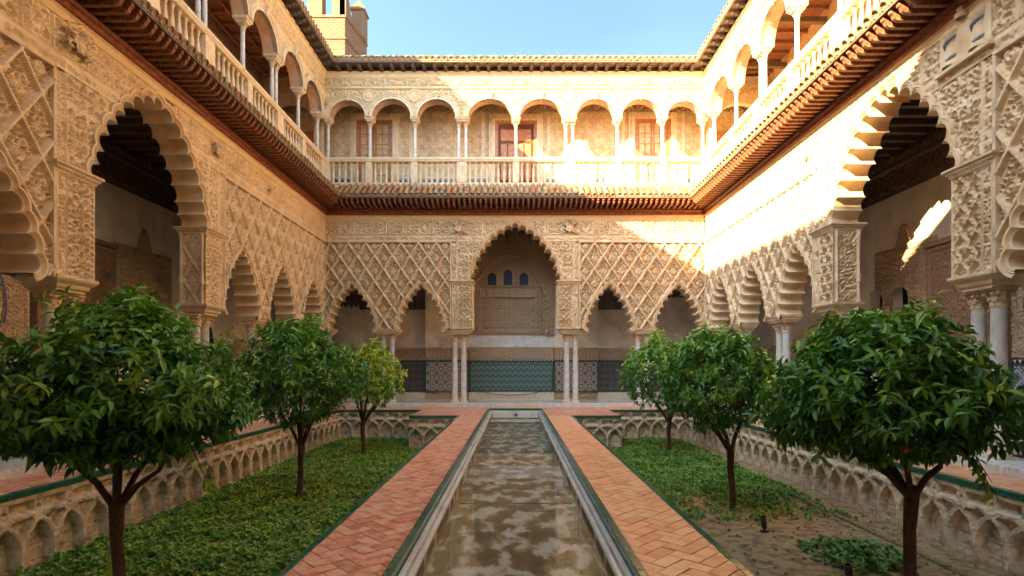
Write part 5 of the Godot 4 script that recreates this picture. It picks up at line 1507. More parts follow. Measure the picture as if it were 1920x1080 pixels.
func upper_galleries() -> void:
	var xf := Transform3D(Basis(), Vector3(0, 0, -22.35))
	var o := thing("upper_gallery_wall", "patterned inner wall of the far balcony with a wooden door between windows", "wall", "", xf)
	put("patterned_wall", MB.new().box(Vector3(-10.2, 8.3, -0.3), Vector3(10.2, 13.05, 0.0)), M.diaper, o)
	for e in [[-10.0, -6.9], [-4.83, -1.08], [1.13, 4.75], [6.72, 10.0]]:
		put("tile_dado", MB.new().box(Vector3(e[0], 8.5, 0.0), Vector3(e[1], 9.28, 0.02)), M.dado_blue, o)
		put("dado_rail", MB.new().box(Vector3(e[0], 9.28, 0.0), Vector3(e[1], 9.36, 0.035)), M.upper_stone, o)
	put("dark_frieze", field(-10.0, 10.0, 12.05, 12.5, 0.04, func(u, y): return 0.02 + 0.07 * C.leaf1.at(u / 0.45, (y - 12.05) / 0.45)), M.carved_plaster, o)
	for p in [-4.35, -1.35, 1.4, 4.5, 7.0]: put("wall_strip", MB.new().box(Vector3(p - 0.07, 9.36, 0.0), Vector3(p + 0.07, 12.05, 0.03)), M.upper_stone, o)
	window_or_door(o, -6.62, -5.10, 11.72, false)
	window_or_door(o, -0.84, 0.90, 11.70, true)
	window_or_door(o, 4.98, 6.48, 11.78, false)
	# floors and ceilings of the upper galleries
	var fl := MB.new()
	fl.box(Vector3(-14.0, 8.2, -24.0), Vector3(14.0, 8.48, -DB - 0.1))
	fl.box(Vector3(-14.0, 8.2, -DB - 0.1), Vector3(-HW - 0.1, 8.48, 3.0)); fl.box(Vector3(HW + 0.1, 8.2, -DB - 0.1), Vector3(14.0, 8.48, 3.0))
	fl.box(Vector3(-HW - 0.1, 8.2, -0.9), Vector3(HW + 0.1, 8.48, 3.0))
	struct("balcony_floor", fl, M.white_stone)
	var cf := thing("balcony_ceiling", "red-brown coffered wooden ceiling over the shaded left balcony", "ceiling", "", Transform3D(Basis(), Vector3(0, 0, 0)))
	put("boards", MB.new().box(Vector3(-10.4, 13.1, -22.3), Vector3(-7.8, 13.2, 2.0)), M.door_wood, cf)
	for k in 4: put("long_beam", block(Vector3(-0.05, 12.93, -22.2), Vector3(0.05, 13.098, 1.5), 0.012), M.door_wood, cf, at(-8.05 - k * 0.62, 0, 0))
	for k in 32: put("cross_beam", block(Vector3(-10.3, 12.97, -0.05), Vector3(-7.9, 13.09, 0.05), 0.012), M.door_wood, cf, at(0, 0, -21.8 + k * 0.62))
	var cb := thing("balcony_ceiling", "plain ceiling with dark beams over the sunlit right balcony", "ceiling", "", Transform3D(Basis(), Vector3(0, 0, 0)))
	put("boards", MB.new().box(Vector3(7.8, 13.1, -22.3), Vector3(10.4, 13.2, 2.0)), M.rafter_wood, cb)
	for k in 7: put("tie_beam", block(Vector3(7.8, 12.62, -0.08), Vector3(10.3, 12.8, 0.08), 0.012), M.dark_wood, cb, at(0, 0, -20.0 + k * 2.6))
	for k in 30: put("rafter", block(Vector3(7.85, 12.98, -0.04), Vector3(10.3, 13.098, 0.04), 0.012), M.rafter_wood, cb, at(0, 0, -21.6 + k * 0.62))
	struct("balcony_ceiling_far", MB.new().box(Vector3(-7.8, 13.05, -22.4), Vector3(7.8, 13.14, -21.3)), M.rafter_wood)
	for s in [-1, 1]:
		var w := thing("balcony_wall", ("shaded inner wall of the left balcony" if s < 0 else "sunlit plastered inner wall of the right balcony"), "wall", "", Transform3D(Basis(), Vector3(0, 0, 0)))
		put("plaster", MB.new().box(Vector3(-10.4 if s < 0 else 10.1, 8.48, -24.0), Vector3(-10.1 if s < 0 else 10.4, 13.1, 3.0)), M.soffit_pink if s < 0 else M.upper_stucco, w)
		# end wall with a basket arch over a door
		var pl := PackedVector2Array([Vector2(-1.25, 8.48), Vector2(-0.95, 8.48), Vector2(-0.95, 11.2)])
		for q in 13: pl.append(Vector2(-0.95 * cos(PI * q / 12.0), 11.2 + 0.75 * sin(PI * q / 12.0)))
		pl.append_array([Vector2(0.95, 8.48), Vector2(1.25, 8.48), Vector2(1.25, 13.0), Vector2(-1.25, 13.0)])
		put("cross_arch", MB.new().slab(pl, -0.25, 0.0), M.upper_stone, w, at(s * 8.95, 0, -21.3))
		put("cross_frieze", field(-1.2, 1.2, 12.3, 12.75, 0.035, func(u, y): return 0.02 + 0.05 * C.leaf2.at(u / 0.45, (y - 12.3) / 0.45)), M.upper_stucco, w, at(s * 8.95, 0, -21.29))
		put("door", MB.new().box(Vector3(-0.6, 8.5, -0.95), Vector3(0.6, 11.2, -0.9)), M.door_wood, w, at(s * 8.95, 0, -21.3))

func _ready() -> void:
	rng.seed = 4
	# camera: level, on the middle line, its lens shifted down
	var cam := Camera3D.new()
	cam.name = "camera"
	cam.projection = Camera3D.PROJECTION_FRUSTUM
	cam.near = 0.1; cam.far = 400.0
	cam.size = 0.1 * 1080.0 / 1004.0
	cam.frustum_offset = Vector2(0.1 * -6.0 / 1004.0, 0.1 * 145.0 / 1004.0)
	cam.position = Vector3(0, 1.5, 0)
	add_child(cam)
	cam.current = true
	var env := WorldEnvironment.new()
	env.name = "environment"
	var e := Environment.new()
	e.background_mode = Environment.BG_SKY
	var sky := Sky.new()
	var sm := PanoramaSkyMaterial.new()
	sm.panorama = clear_sky(Vector3(-1.0, 0.569, 0.78).normalized(), 17.0)
	sky.sky_material = sm
	e.sky = sky
	e.tonemap_mode = Environment.TONE_MAPPER_LINEAR
	e.tonemap_exposure = 17.0
	e.sdfgi_enabled = true; e.ssao_enabled = true; e.ssil_enabled = true
	env.environment = e
	add_child(env)
	var sun := DirectionalLight3D.new()
	sun.name = "sun"
	sun.light_energy = 0.74; sun.light_color = Color(1.0, 0.87, 0.64); sun.light_angular_distance = 0.5
	sun.shadow_enabled = true
	sun.look_at_from_position(Vector3.ZERO, Vector3(1.0, -0.569, -0.78))
	add_child(sun)
	materials()
	LEAF = leaf_mesh(5); LEAF_FAR = leaf_mesh(3)

	# ---- the ground and the bodies of the building
	struct("ground", MB.new().box(Vector3(-120, -1.5, -150), Vector3(120, -1.22, 60)), M.soil)
	var L := Transform3D(Basis(Vector3(0, 0, -1), Vector3.UP, Vector3(1, 0, 0)), Vector3(-HW, 0, 0))
	var R := Transform3D(Basis(Vector3(0, 0, 1), Vector3.UP, Vector3(-1, 0, 0)), Vector3(HW, 0, 0))
	var F := Transform3D(Basis(), Vector3(0, 0, -DB))
	lower_arcade("far", "carved arcade wall across the far end, with lozenge panels beside one tall arch", F, -HW, HW, 0.0, 1.0, [-6.41, -3.70, 3.70, 6.41], 0.034, func(_u): return false, false)
	lower_arcade("left", "carved arcade wall along the shaded left side, glowing orange", L, 1.2, DB, 11.17, 1.0, [4.9, 7.45, 14.65, 17.15, 19.75], 0.028, func(u): return u < 6.8, false)
	lower_arcade("right", "carved arcade wall along the right side, its far upper half in sun", R, -DB, -1.2, -10.83, 1.0, [-19.4, -16.85, -14.2, -7.15, -4.6], 0.028, func(u): return u > -6.6, true)
	# crests set into the carved blocks
	for q in [["heraldic_crest", "worn stone shield crest left of the far tall arch", Vector3(-2.2, 0, -DB)], ["heraldic_crest", "dark crowned stone crest right of the far tall arch", Vector3(2.12, 0, -DB)]]:
		var h := thing(q[0], q[1], "crest", "stone crests on the arcade walls", at(q[2].x, q[2].y, q[2].z))
		shield(h, 0.0)
	for q in [[L, 9.05, "stone shield crest on the left arcade wall, the nearest one", 0.55], [L, 13.3, "small stone castle crest on the left arcade wall, the middle one", 0.36], [L, 16.2, "small stone crest on the left arcade wall near its third arch", 0.3], [R, -13.6, "small stone crest on the sunlit part of the right arcade wall", 0.3]]:
		var h := thing("heraldic_crest", q[2], "crest", "stone crests on the arcade walls", q[0] * at(q[1], 0, 0))
		shield(h, 0.0, q[3], q[3] * 1.35, 6.62)
	# two banded pillars with a ribbon
	var hp := thing("pillar_crest", "stone relief of two banded pillars wound with blue ribbon, high on the right wall", "crest", "", R * at(-8.85, 0, 0))
	put("plaque", block(Vector3(-0.5, 6.55, 0.02), Vector3(0.5, 7.25, 0.05), 0.01), M.stucco, hp)
	for s in [-1, 1]:
		put("pillar", MB.new().lathe([Vector2(0.15, 6.58), Vector2(0.15, 6.64), Vector2(0.1, 6.68), Vector2(0.105, 6.85), Vector2(0.09, 7.0), Vector2(0.12, 7.03), Vector2(0.09, 7.06), Vector2(0.14, 7.12), Vector2(0.14, 7.17), Vector2(0.05, 7.2)], 10, Vector3(s * 0.27, 0, 0.02)), M.stucco, hp)
		var pts := []; var rd := []
		for k in 12:
			var f := k / 11.0
			pts.append(Vector3(s * 0.27 + 0.1 * sin(f * 8.0), 6.68 + 0.4 * f, 0.02 + 0.12 * cos(f * 8.0))); rd.append(0.026)
		put("ribbon", MB.new().tube(pts, rd, 6), M.ribbon, hp)
	put("ledge", MB.new().box(Vector3(-0.55, 6.5, 0.02), Vector3(0.55, 6.56, 0.13)), M.stone, hp)
	put("crown", MB.new().lathe([Vector2(0.08, 7.24), Vector2(0.1, 7.3), Vector2(0.05, 7.36), Vector2(0.07, 7.4), Vector2(0.0, 7.45)], 8, Vector3(0, 0, 0.1)), M.stone, hp)

	# ---- columns of the lower arcades, in pairs
	var g := "marble columns of the lower arcades"
	var zb := -DB - 0.3
	for q in [[-5.06, "between the two small arches left of the far tall arch"], [-2.22, "under the left pier of the far tall arch"], [2.22, "under the right pier of the far tall arch"], [5.05, "between the two small arches right of the far tall arch"]]:
		for s in [-1, 1]: column(Vector3(q[0] + s * 0.175, 0, zb), 0.108, 0.0, 2.73, "marble column %s, %s of pair" % [q[1], "left" if s < 0 else "right"], g)
	for s in [-1, 1]:
		var sd: String = "left" if s < 0 else "right"
		column(Vector3(s * 7.77, 0, zb), 0.108, 0, 2.73, "white marble column at the far %s corner, set back in the angle" % sd, g)
		column(Vector3(s * 7.44, 0, zb), 0.108, 0, 2.73, "white marble column at the far %s corner, facing the middle of the court" % sd, g)
		column(Vector3(s * 7.77, 0, zb + 0.34), 0.108, 0, 2.73, "white marble column at the far %s corner, under the side arcade" % sd, g)
	for q in [[L, 18.45, "between the two farthest small arches of the left arcade"], [L, 15.9, "just beyond the left tall arch's far pier"], [L, 13.21, "under the far pier of the left tall arch"], [L, 9.13, "under the near pier of the left tall arch"], [L, 6.17, "between the near small arches of the left arcade"],
			[R, -18.15, "between the two farthest small arches of the right arcade"], [R, -15.53, "just beyond the right tall arch's far pier"], [R, -12.87, "under the far pier of the right tall arch"], [R, -8.79, "under the near pier of the right tall arch"], [R, -5.87, "between the near small arches of the right arcade"]]:
		for s in [-1, 1]:
			var near: bool = (s < 0) == (q[0] == L)
			column(q[0] * Vector3(q[1] + s * 0.185, 0, -0.3), 0.112, 0.0, 2.73, "marble column %s, %s of pair" % [q[2], "nearer" if near else "farther"], g)

	# ---- eaves, balustrades, upper arcades, roofs
	lower_eave("tiled eave on dark red rafters across the far end", F, -HW, HW, true, true, 4)
	lower_eave("tiled eave on dark red rafters along the shaded left side", L, 1.0, DB, true, true, 2)
	lower_eave("tiled eave along the right side, sun striking its rafter ends", R, -DB, -1.0, true, true, 2)
	var fc := [[-7.40, false], [-5.74, false], [-3.96, false], [-2.09, true], [0.03, false], [2.14, true], [4.04, false], [5.82, false], [7.42, false]]
	var lc := [[3.2, true], [5.1, false], [7.05, true], [9.0, false], [11.0, true], [13.07, true], [15.05, false], [17.0, true], [18.9, false], [20.72, false]]
	var rc := [[-20.6, false], [-18.55, false], [-16.55, true], [-14.55, false], [-12.47, true], [-10.5, false], [-8.5, true], [-6.5, false], [-4.5, true], [-2.5, false]]
	var side := [["far", F, fc, -HW, HW, "across the far end", 0.034], ["left", L, lc, 1.2, DB, "along the shaded left side", 0.034], ["right", R, rc, -DB, -1.2, "along the sunlit right side", 0.034]]
	for q in side:
		var ps := []
		for c in q[2]: ps.append([c[0], 0.4 if c[1] else 0.25])
		if q[0] == "right": ps.push_front([q[3] + 0.02, 0.16])
		if q[0] == "left": ps.append([q[4] - 0.02, 0.16])
		balustrade("pale stone balustrade of the balcony %s" % q[5], q[1], q[3], q[4], ps)
		upper_arcade("round-arched upper arcade with carved frieze %s" % q[5], q[1], q[3], q[4], q[2], q[6])
		var n := 0
		for c in q[2]:
			n += 1
			var far_first: bool = q[0] == "left"
			var idx: int = q[2].size() - n + 1 if far_first else n
			var where: String = ("%s from the left corner" % ordinal(n)) if q[0] == "far" else ("%s from the far corner" % ordinal(idx))
			for s in ([-1, 1] if c[1] else [0]):
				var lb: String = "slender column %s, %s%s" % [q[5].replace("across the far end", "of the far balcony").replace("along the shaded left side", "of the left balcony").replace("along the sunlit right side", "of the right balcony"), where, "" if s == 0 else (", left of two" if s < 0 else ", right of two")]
				column(q[1] * Vector3(c[0] + s * 0.14, 0, -0.19), 0.062 if s == 0 else 0.058, 9.65, 11.1, lb, "slender columns of the balcony", false)
	upper_eave("tiled roof and dark corbels above the far balcony, ridge of green and white tiles", F, -HW, HW, true, true, 1.9, 1.45)
	upper_eave("tiled roof and dark corbels above the left balcony", L, 1.0, DB, true, true, 2.5, 1.25)
	upper_eave("tiled roof and dark corbels above the right balcony", R, -DB, -1.0, true, true, 2.5, 1.25)
	var rd := thing("roof_ridge", "ridge of green and white glazed tiles along the far roof", "ridge", "", at(0, 14.66, -DB - 1.85))
	for k in 48: put("ridge_tile", tile_mesh(0.11, 0.3, 6), M.white_glaze if k % 2 else M.green_glaze, rd, Transform3D(Basis(Vector3.UP, PI / 2), Vector3(-7.3 + k * 0.31, -0.05, 0)))

	# ---- galleries behind
	side_gallery(true); side_gallery(false)
	back_gallery()
	upper_galleries()
	var body := MB.new()
	body.box(Vector3(-16.0, -1.2, -26.0), Vector3(-12.1, 13.3, 3.0)); body.box(Vector3(12.1, -1.2, -26.0), Vector3(16.0, 13.3, 3.0))
	body.box(Vector3(-16.0, -1.2, -28.0), Vector3(16.0, 13.3, -24.4))
	body.box(Vector3(-16.0, 13.14, -26.0), Vector3(-7.9, 13.3, 3.0)); body.box(Vector3(7.9, 13.14, -26.0), Vector3(16.0, 13.3, 3.0)); body.box(Vector3(-7.9, 13.15, -24.4), Vector3(7.9, 13.3, -21.1))
	tag(put("palace_body", body, M.upper_stucco), "plain masonry blocks of the palace behind the galleries", "building")
	var pr := MB.new().slab(PackedVector2Array([Vector2(10.5, 13.25), Vector2(20.8, 13.25), Vector2(20.8, 14.5), Vector2(17.1, 15.75)]), -6.0, -0.65)  # added block, out of view, casting the upper shadow edge on the far wall
	tag(put("roof_block", pr, M.roof_a, null, L), "added unseen roof block on the left wing, shaped to shade the far balcony", "roof")
	# the near wing, behind the camera
	var nw := thing("near_wing", "arcaded near wing of the court, behind the viewer", "building", "", Transform3D(Basis(Vector3(-1, 0, 0), Vector3.UP, Vector3(0, 0, -1)), Vector3(0, 0, -DN)))
	var na := [lobed(-6.41, SMALL, 0.19), lobed(-3.7, SMALL, 0.19), lobed(0.0, BIG, 1.0), lobed(3.7, SMALL, 0.19), lobed(6.41, SMALL, 0.19)]
	na[2] = lobed(0.0, BIG, 0.19)
	put("wall", wall_core(-HW - 0.6, HW + 0.6, 2.93, 8.5, na, -TH, 0.0), M.stucco, nw)
	put("upper_wall", MB.new().box(Vector3(-HW - 0.6, 8.5, -0.4), Vector3(HW + 0.6, 13.1, 0.0)), M.upper_stucco, nw)
	put("roof", MB.new().slab(PackedVector2Array([Vector2(0.5, 13.12), Vector2(0.5, 13.3), Vector2(-3.4, 14.4), Vector2(-3.4, 13.12)]), -9.0, 9.0), M.roof_a, nw, Transform3D(Basis(Vector3(0, 0, 1), Vector3(0, 1, 0), Vector3(-1, 0, 0)), Vector3.ZERO))
	put("ceiling", MB.new().box(Vector3(-HW - 0.6, 7.3, -3.6), Vector3(HW + 0.6, 7.45, -TH)), M.dark_wood, nw)
	put("back_wall", MB.new().box(Vector3(-12.0, -0.1, -4.0), Vector3(12.0, 13.1, -3.6)), M.plaster, nw)
	for u in [-5.06, -2.22, 2.22, 5.06]:
		put("pier", MB.new().loft(u, -0.3, 0.2, 0.2, [Vector2(0, 0), Vector2(0, 2.7), Vector2(0.1, 2.94)]), M.marble, nw)

	# ---- the brick tower on the skyline
	tower()

	# ---- floors, walks and pool
	var gf := thing("gallery_floor", "pale marble paving of the lower gallery, one step above the brick walks", "floor")
	gf.set_meta("kind", "structure")
	var fb := MB.new()
	fb.box(Vector3(-10.5, -0.4, -24.4), Vector3(-7.32, -0.02, 3.0)); fb.box(Vector3(7.32, -0.4, -24.4), Vector3(10.5, -0.02, 3.0))
	fb.box(Vector3(-7.32, -0.4, -24.4), Vector3(7.32, -0.02, -DB + 0.15)); fb.box(Vector3(-7.32, -0.4, -1.15), Vector3(7.32, -0.02, 3.0))
	put("bed", fb, M.joint, gf)
	var slab_m := block(Vector3(0.003, -0.03, 0.003), Vector3(0.897, 0.0, 0.617), 0.004).mesh()
	for s in [-1, 1]:
		for k in 16:
			for j in 4:
				put("floor_slab", slab_m, M.floor_marble, gf, Transform3D(Basis(Vector3(0, 0, 1), Vector3.UP, Vector3(-1, 0, 0)), Vector3(s * (8.96 + 0.62 * (j - 1)) + 0.31, 0, -20.6 + k * 0.9 + (0.45 if j % 2 else 0.0))))
	for k in 17:
		for j in 4: put("floor_slab", slab_m, M.floor_marble, gf, at(-7.9 + k * 0.9 + (0.45 if j % 2 else 0.0) , 0, -DB - 0.35 - 0.62 * (j + 1) + 0.1))
	var kb := MB.new()
	for s in [-1, 1]:
		for k in 20:
			var z := -DB + 0.15 + k * 0.99
			put("step_stone", block(Vector3(minf(s * 7.30, s * 8.0), YW - 0.03, z + 0.003), Vector3(maxf(s * 7.30, s * 8.0), rng.randf_range(-0.003, 0.003), z + 0.987), 0.008), M.marble if k % 5 else M.white_stone, gf)
	for k in 16:
		var x := -7.3 + k * 0.9125
		put("step_stone", block(Vector3(x + 0.003, YW - 0.03, -DB - 0.3), Vector3(x + 0.9095, rng.randf_range(-0.003, 0.003), -DB + 0.17), 0.008), M.marble if k % 4 else M.white_stone, gf)
	# brick walks
	var walk := func(called: String) -> Node3D:
		var o := Node3D.new()
		o.name = numbered(called, self); add_child(o)
		o.set_meta("kind", "structure")
		return o
	for s in [-1, 1]:
		var w: Node3D = walk.call("brick_walkway")
		tag(w, "herringbone %s walkway along the %s side of the pool" % ["red brick" if s < 0 else "pale orange brick", "left" if s < 0 else "right"], "walkway", "")
		put("mortar_bed", MB.new().box(Vector3(minf(s * 1.0, s * PATH), -1.3, -DB + 0.3), Vector3(maxf(s * 1.0, s * PATH), YW, -1.2)), M.joint, w)
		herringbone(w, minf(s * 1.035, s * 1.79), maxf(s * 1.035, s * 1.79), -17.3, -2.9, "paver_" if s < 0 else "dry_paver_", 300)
		edging(w, Vector3(s * 1.82, YW, -17.32), Vector3(s * 1.82, YW, -2.9), 0.07)
		edging(w, Vector3(s * 0.995, YW, -20.2), Vector3(s * 0.995, YW, -2.9), 0.075)
		# side walk along the arcade
		var v: Node3D = walk.call("brick_walkway")
		tag(v, "narrow red brick walk between the %s garden wall and the marble step" % ("left" if s < 0 else "right"), "walkway")
		put("mortar_bed", MB.new().box(Vector3(minf(s * (BEDX + 0.15), s * 7.3), -1.3, -DB + 0.2), Vector3(maxf(s * (BEDX + 0.15), s * 7.3), YW, -1.2)), M.joint, v)
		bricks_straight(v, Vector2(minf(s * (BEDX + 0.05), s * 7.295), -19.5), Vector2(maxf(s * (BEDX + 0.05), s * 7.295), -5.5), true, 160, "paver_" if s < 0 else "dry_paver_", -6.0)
	var cw: Node3D = walk.call("brick_walkway")
	tag(cw, "red brick walk across the far end in front of the marble step", "walkway")
	for q in [[-7.3, -1.0, -19.78], [1.0, 7.3, -19.78], [-1.0, 1.0, -20.26]]:
		put("mortar_bed", MB.new().box(Vector3(q[0], -1.25, -DB + 0.18), Vector3(q[1], YW - 0.001, q[2])), M.joint, cw)
	bricks_straight(cw, Vector2(-7.295, -DB + 0.18), Vector2(7.295, -20.27), false, 200, "paver_", -20.0)
	for s in [-1, 1]:
		bricks_straight(cw, Vector2(minf(s * 1.035, s * 7.295), -20.27), Vector2(maxf(s * 1.035, s * 7.295), -19.62), false, 60, "paver_", -19.0)
		put("platform", MB.new().box(Vector3(minf(s * PATH, s * 3.44), -1.25, -19.7), Vector3(maxf(s * PATH, s * 3.44), YW - 0.002, -17.56)), M.joint, cw)
		bricks_straight(cw, Vector2(minf(s * 1.035, s * 3.42), -19.62), Vector2(maxf(s * 1.035, s * 3.42), -17.33), false, 90, "paver_", -17.0)
	edging(cw, Vector3(-0.96, YW, -20.23), Vector3(0.96, YW, -20.23), 0.07)
	# pool
	var pl := thing("pool", "long narrow pool with marble rim and stained floor", "pool")
	var pb := MB.new()
	pb.quad(Vector3(-0.85, -0.46, -1.0), Vector3(0.85, -0.46, -1.0), Vector3(0.85, -0.46, -20.05), Vector3(-0.85, -0.46, -20.05))
	put("pool_floor", pb, M.pool_floor, pl)
	put("floor_base", MB.new().box(Vector3(-1.0, -1.2, -20.3), Vector3(1.0, -0.47, -1.0)), M.joint, pl)
	for z in [-7.6]: put("floor_seam", MB.new().box(Vector3(-0.8, -0.46, z - 0.02), Vector3(0.8, -0.448, z + 0.02)), M.pool_floor, pl)
	for s in [-1, 1]:
		put("side_wall", MB.new().box(Vector3(minf(s * 0.85, s * 1.0), -0.7, -20.2), Vector3(maxf(s * 0.85, s * 1.0), -0.262, -1.0)), M.pool_floor, pl)
		for k in 16:
			var z := -20.1 + k * 1.15
			put("rim_stone", block(Vector3(minf(s * 0.905, s * 0.958), -0.27, z + 0.002), Vector3(maxf(s * 0.905, s * 0.958), -0.205, z + 1.148), 0.01), M.floor_marble, pl)
			put("rim_ledge", block(Vector3(minf(s * 0.845, s * 0.904), -0.30, z + 0.002), Vector3(maxf(s * 0.845, s * 0.904), -0.245, z + 1.148), 0.015), M.floor_marble, pl)
		var gsm := block(Vector3(-0.004, -0.25, 0.0), Vector3(0.004, YW + 0.005, 0.268), 0.001).mesh()
		for k in 64: put("side_tile", gsm, M.green_glaze, pl, at(s * 0.962, 0, -20.15 + k * 0.27))
	put("end_wall", MB.new().box(Vector3(-1.0, -0.7, -20.3), Vector3(1.0, -0.2, -20.04)), M.floor_marble, pl)
	put("spout", MB.new().lathe([Vector2(0.09, 0.0), Vector2(0.1, 0.03), Vector2(0.04, 0.06), Vector2(0.03, 0.1), Vector2(0.0, 0.1)], 8, Vector3(0.03, -0.36, -19.7)), M.grey_wood, pl)
	var wt := MB.new()
	wt.quad(Vector3(-0.85, -0.33, -1.0), Vector3(0.85, -0.33, -1.0), Vector3(0.85, -0.33, -20.05), Vector3(-0.85, -0.33, -20.05))
	struct("water", wt, M.water)

	# ---- sunken beds
	for s in [-1, 1]:
		var q: Transform3D = Transform3D(L.basis if s < 0 else R.basis, Vector3(s * BEDX, 0, 0))
		var nm: String = "left" if s < 0 else "right"
		bed_wall("pale retaining wall of interlaced blind arches along the %s bed" % nm, q, 3.0 if s < 0 else -19.6, 19.6 if s < 0 else -3.0, 0.02)
		bed_wall("short retaining wall of blind arches at the far end of the %s bed" % nm, at(0, 0, -19.6), -BEDX if s < 0 else 3.44, -3.44 if s < 0 else BEDX, 0.03)
		bed_wall("retaining wall of the brick platform jutting into the %s bed" % nm, at(0, 0, -17.38), -3.44 if s < 0 else PATH, -PATH if s < 0 else 3.44, 0.03)
		struct("garden_soil", MB.new().box(Vector3(minf(s * PATH, s * BEDX), -1.22, -19.6), Vector3(maxf(s * PATH, s * BEDX), YB, -1.5)), M.soil)
	var nzh := FastNoiseLite.new(); nzh.seed = 12; nzh.frequency = 0.5
	ground_cover("ground_cover", "dense small-leaved ground cover filling the left sunken bed", 21, 22000, func(r):
		var z: float = -3.6 - 15.9 * pow(r.randf(), 1.25)
		var x: float = -PATH - 0.06 - (BEDX - PATH - 0.12) * r.randf()
		if z < -17.3 and x > -3.5: z += 3.0
		return [Vector3(x, YB - 0.02 + 0.06 * nzh.get_noise_2d(x * 2, z * 2), z), r.randf_range(0.042, 0.08)],
		func(r, p): return Color(0.13, 0.30, 0.04).lerp(Color(0.38, 0.50, 0.07), clampf(0.45 + 0.9 * nzh.get_noise_2d(p.x * 3.0 + 40.0, p.z * 3.0) + r.randf_range(-0.35, 0.35), 0, 1)))
	ground_cover("ground_cover", "dense small-leaved ground cover filling the far half of the right bed", 22, 13000, func(r):
		var z: float = -9.3 - 10.2 * pow(r.randf(), 1.1)
		var x: float = PATH + 0.06 + (BEDX - PATH - 0.55) * r.randf()
		if z < -17.3 and x < 3.5: z += 3.0
		if z > -10.6 + 0.5 * sin(x * 3.0) and r.randf() < 0.8: z -= 2.0
		return [Vector3(x, YB - 0.02 + 0.06 * nzh.get_noise_2d(x * 2, z * 2), z), r.randf_range(0.042, 0.085)],
		func(r, p): return Color(0.11, 0.27, 0.045).lerp(Color(0.31, 0.45, 0.08), clampf(0.4 + 0.9 * nzh.get_noise_2d(p.x * 3.0, p.z * 3.0) + r.randf_range(-0.35, 0.35), 0, 1)))
	ground_cover("ground_plant", "low sprawling green plant on the bare soil of the right bed", 23, 190, func(r):
		var an: float = r.randf() * TAU; var d: float = 0.55 * sqrt(r.randf())
		return [Vector3(4.75 + d * cos(an) * 1.15, YB - 0.02 + 0.1 * (0.6 - d), -7.5 + d * sin(an) * 1.2), r.randf_range(0.06, 0.11)],
		func(r, _p): return Color(0.10, 0.23, 0.06).lerp(Color(0.26, 0.40, 0.11), r.randf()))
	ground_cover("ground_weeds", "scattered weeds and moss over the bare soil at the right", 24, 420, func(r):
		return [Vector3(r.randf_range(2.0, 6.3), YB - 0.03, r.randf_range(-9.8, -4.2)), r.randf_range(0.02, 0.045)],
		func(r, _p): return Color(0.06, 0.11, 0.03).lerp(Color(0.16, 0.14, 0.05), r.randf()))
	var fm := MB.new()
	var fr := RandomNumberGenerator.new(); fr.seed = 77
	for k in 60:
		var p := Vector3(fr.randf_range(-6.2, -2.0) if k % 2 else fr.randf_range(2.0, 5.8), YB + 0.17, fr.randf_range(-19.0, -10.5 if k % 2 == 0 else -5.0))
		for s in 5:
			var b := Basis(Vector3.UP, s * TAU / 5)
			fm.tri(p, p + b * Vector3(0.011, 0.006, 0.022), p + b * Vector3(-0.011, 0.006, 0.022))
	mat("petal", lin(0.5, 0.52, 0.72), 0.7)
	tag(stuff(put("flowers", fm, M.petal)), "tiny pale violet flowers scattered in the ground cover", "flowers")
	# low stone line along the right wall
	var kl := thing("stone_edging", "low mossy stone edging on the soil beside the right garden wall", "edging")
	for k in 22: put("edge_stone", block(Vector3(-0.045, YB - 0.05, 0.01), Vector3(0.045, YB + 0.045 + rng.randf_range(-0.01, 0.01), 0.49), 0.012), M.mossy_stone, kl, at(5.75 + rng.randf_range(-0.012, 0.012), 0, -13.6 + k * 0.5, rng.randf_range(-0.02, 0.02)))
	tag(stuff(pebbles()), "gravel strip between the stone edging and the right garden wall", "gravel")

	# ---- orange trees
	orange_tree("large orange tree nearest on the left, bright green leaves", Vector3(-4.15, YB, -5.65), 0.02, Vector3(-4.12, 1.10, -5.65), 1.08, 0.93, 0.5, 1650, 0.132, 101, 300, 0.14, 0.062, [Vector3(-3.05, 0.28, -5.35), Vector3(-3.3, 0.5, -5.1)])
	orange_tree("round orange tree in the middle of the left bed", Vector3(-4.4, YB, -10.9), -0.15, Vector3(-4.4, 1.33, -10.9), 1.12, 0.98, 0.9, 1050, 0.135, 102, 220, 0.08)
	orange_tree("small yellow-green orange tree at the far end of the left bed", Vector3(-4.6, YB, -16.3), -0.25, Vector3(-4.33, 1.15, -16.3), 0.92, 0.85, 0.8, 620, 0.13, 103, 0, 0.75, 0.07)
	orange_tree("large dark orange tree nearest on the right, with drooping lower twigs", Vector3(4.2, YB, -5.75), 0.12, Vector3(3.92, 1.10, -5.75), 1.06, 0.80, 0.48, 1600, 0.132, 104, 300, -0.1, 0.062, [Vector3(4.72, 0.34, -5.3), Vector3(4.95, 0.55, -5.4), Vector3(4.6, 0.22, -5.1), Vector3(3.0, 0.55, -5.3)])
	orange_tree("round orange tree in the middle of the right bed", Vector3(4.07, YB, -10.0), -0.1, Vector3(3.83, 1.22, -10.0), 1.0, 0.80, 0.8, 950, 0.135, 105, 220, 0.02)
	orange_tree("orange tree at the far end of the right bed", Vector3(4.75, YB, -16.6), -0.25, Vector3(4.5, 1.3, -16.6), 1.15, 0.95, 1.0, 700, 0.14, 106, 0, 0.08)
	tag(put("orange", MB.new().lathe([Vector2(0.0, -0.036), Vector2(0.022, -0.03), Vector2(0.036, -0.008), Vector2(0.036, 0.01), Vector2(0.022, 0.03), Vector2(0.0, 0.036)], 10, Vector3.ZERO), M.orange_skin, null, at(3.57, 0.73, -4.9)), "single small ripe orange low in the nearest right tree", "orange")

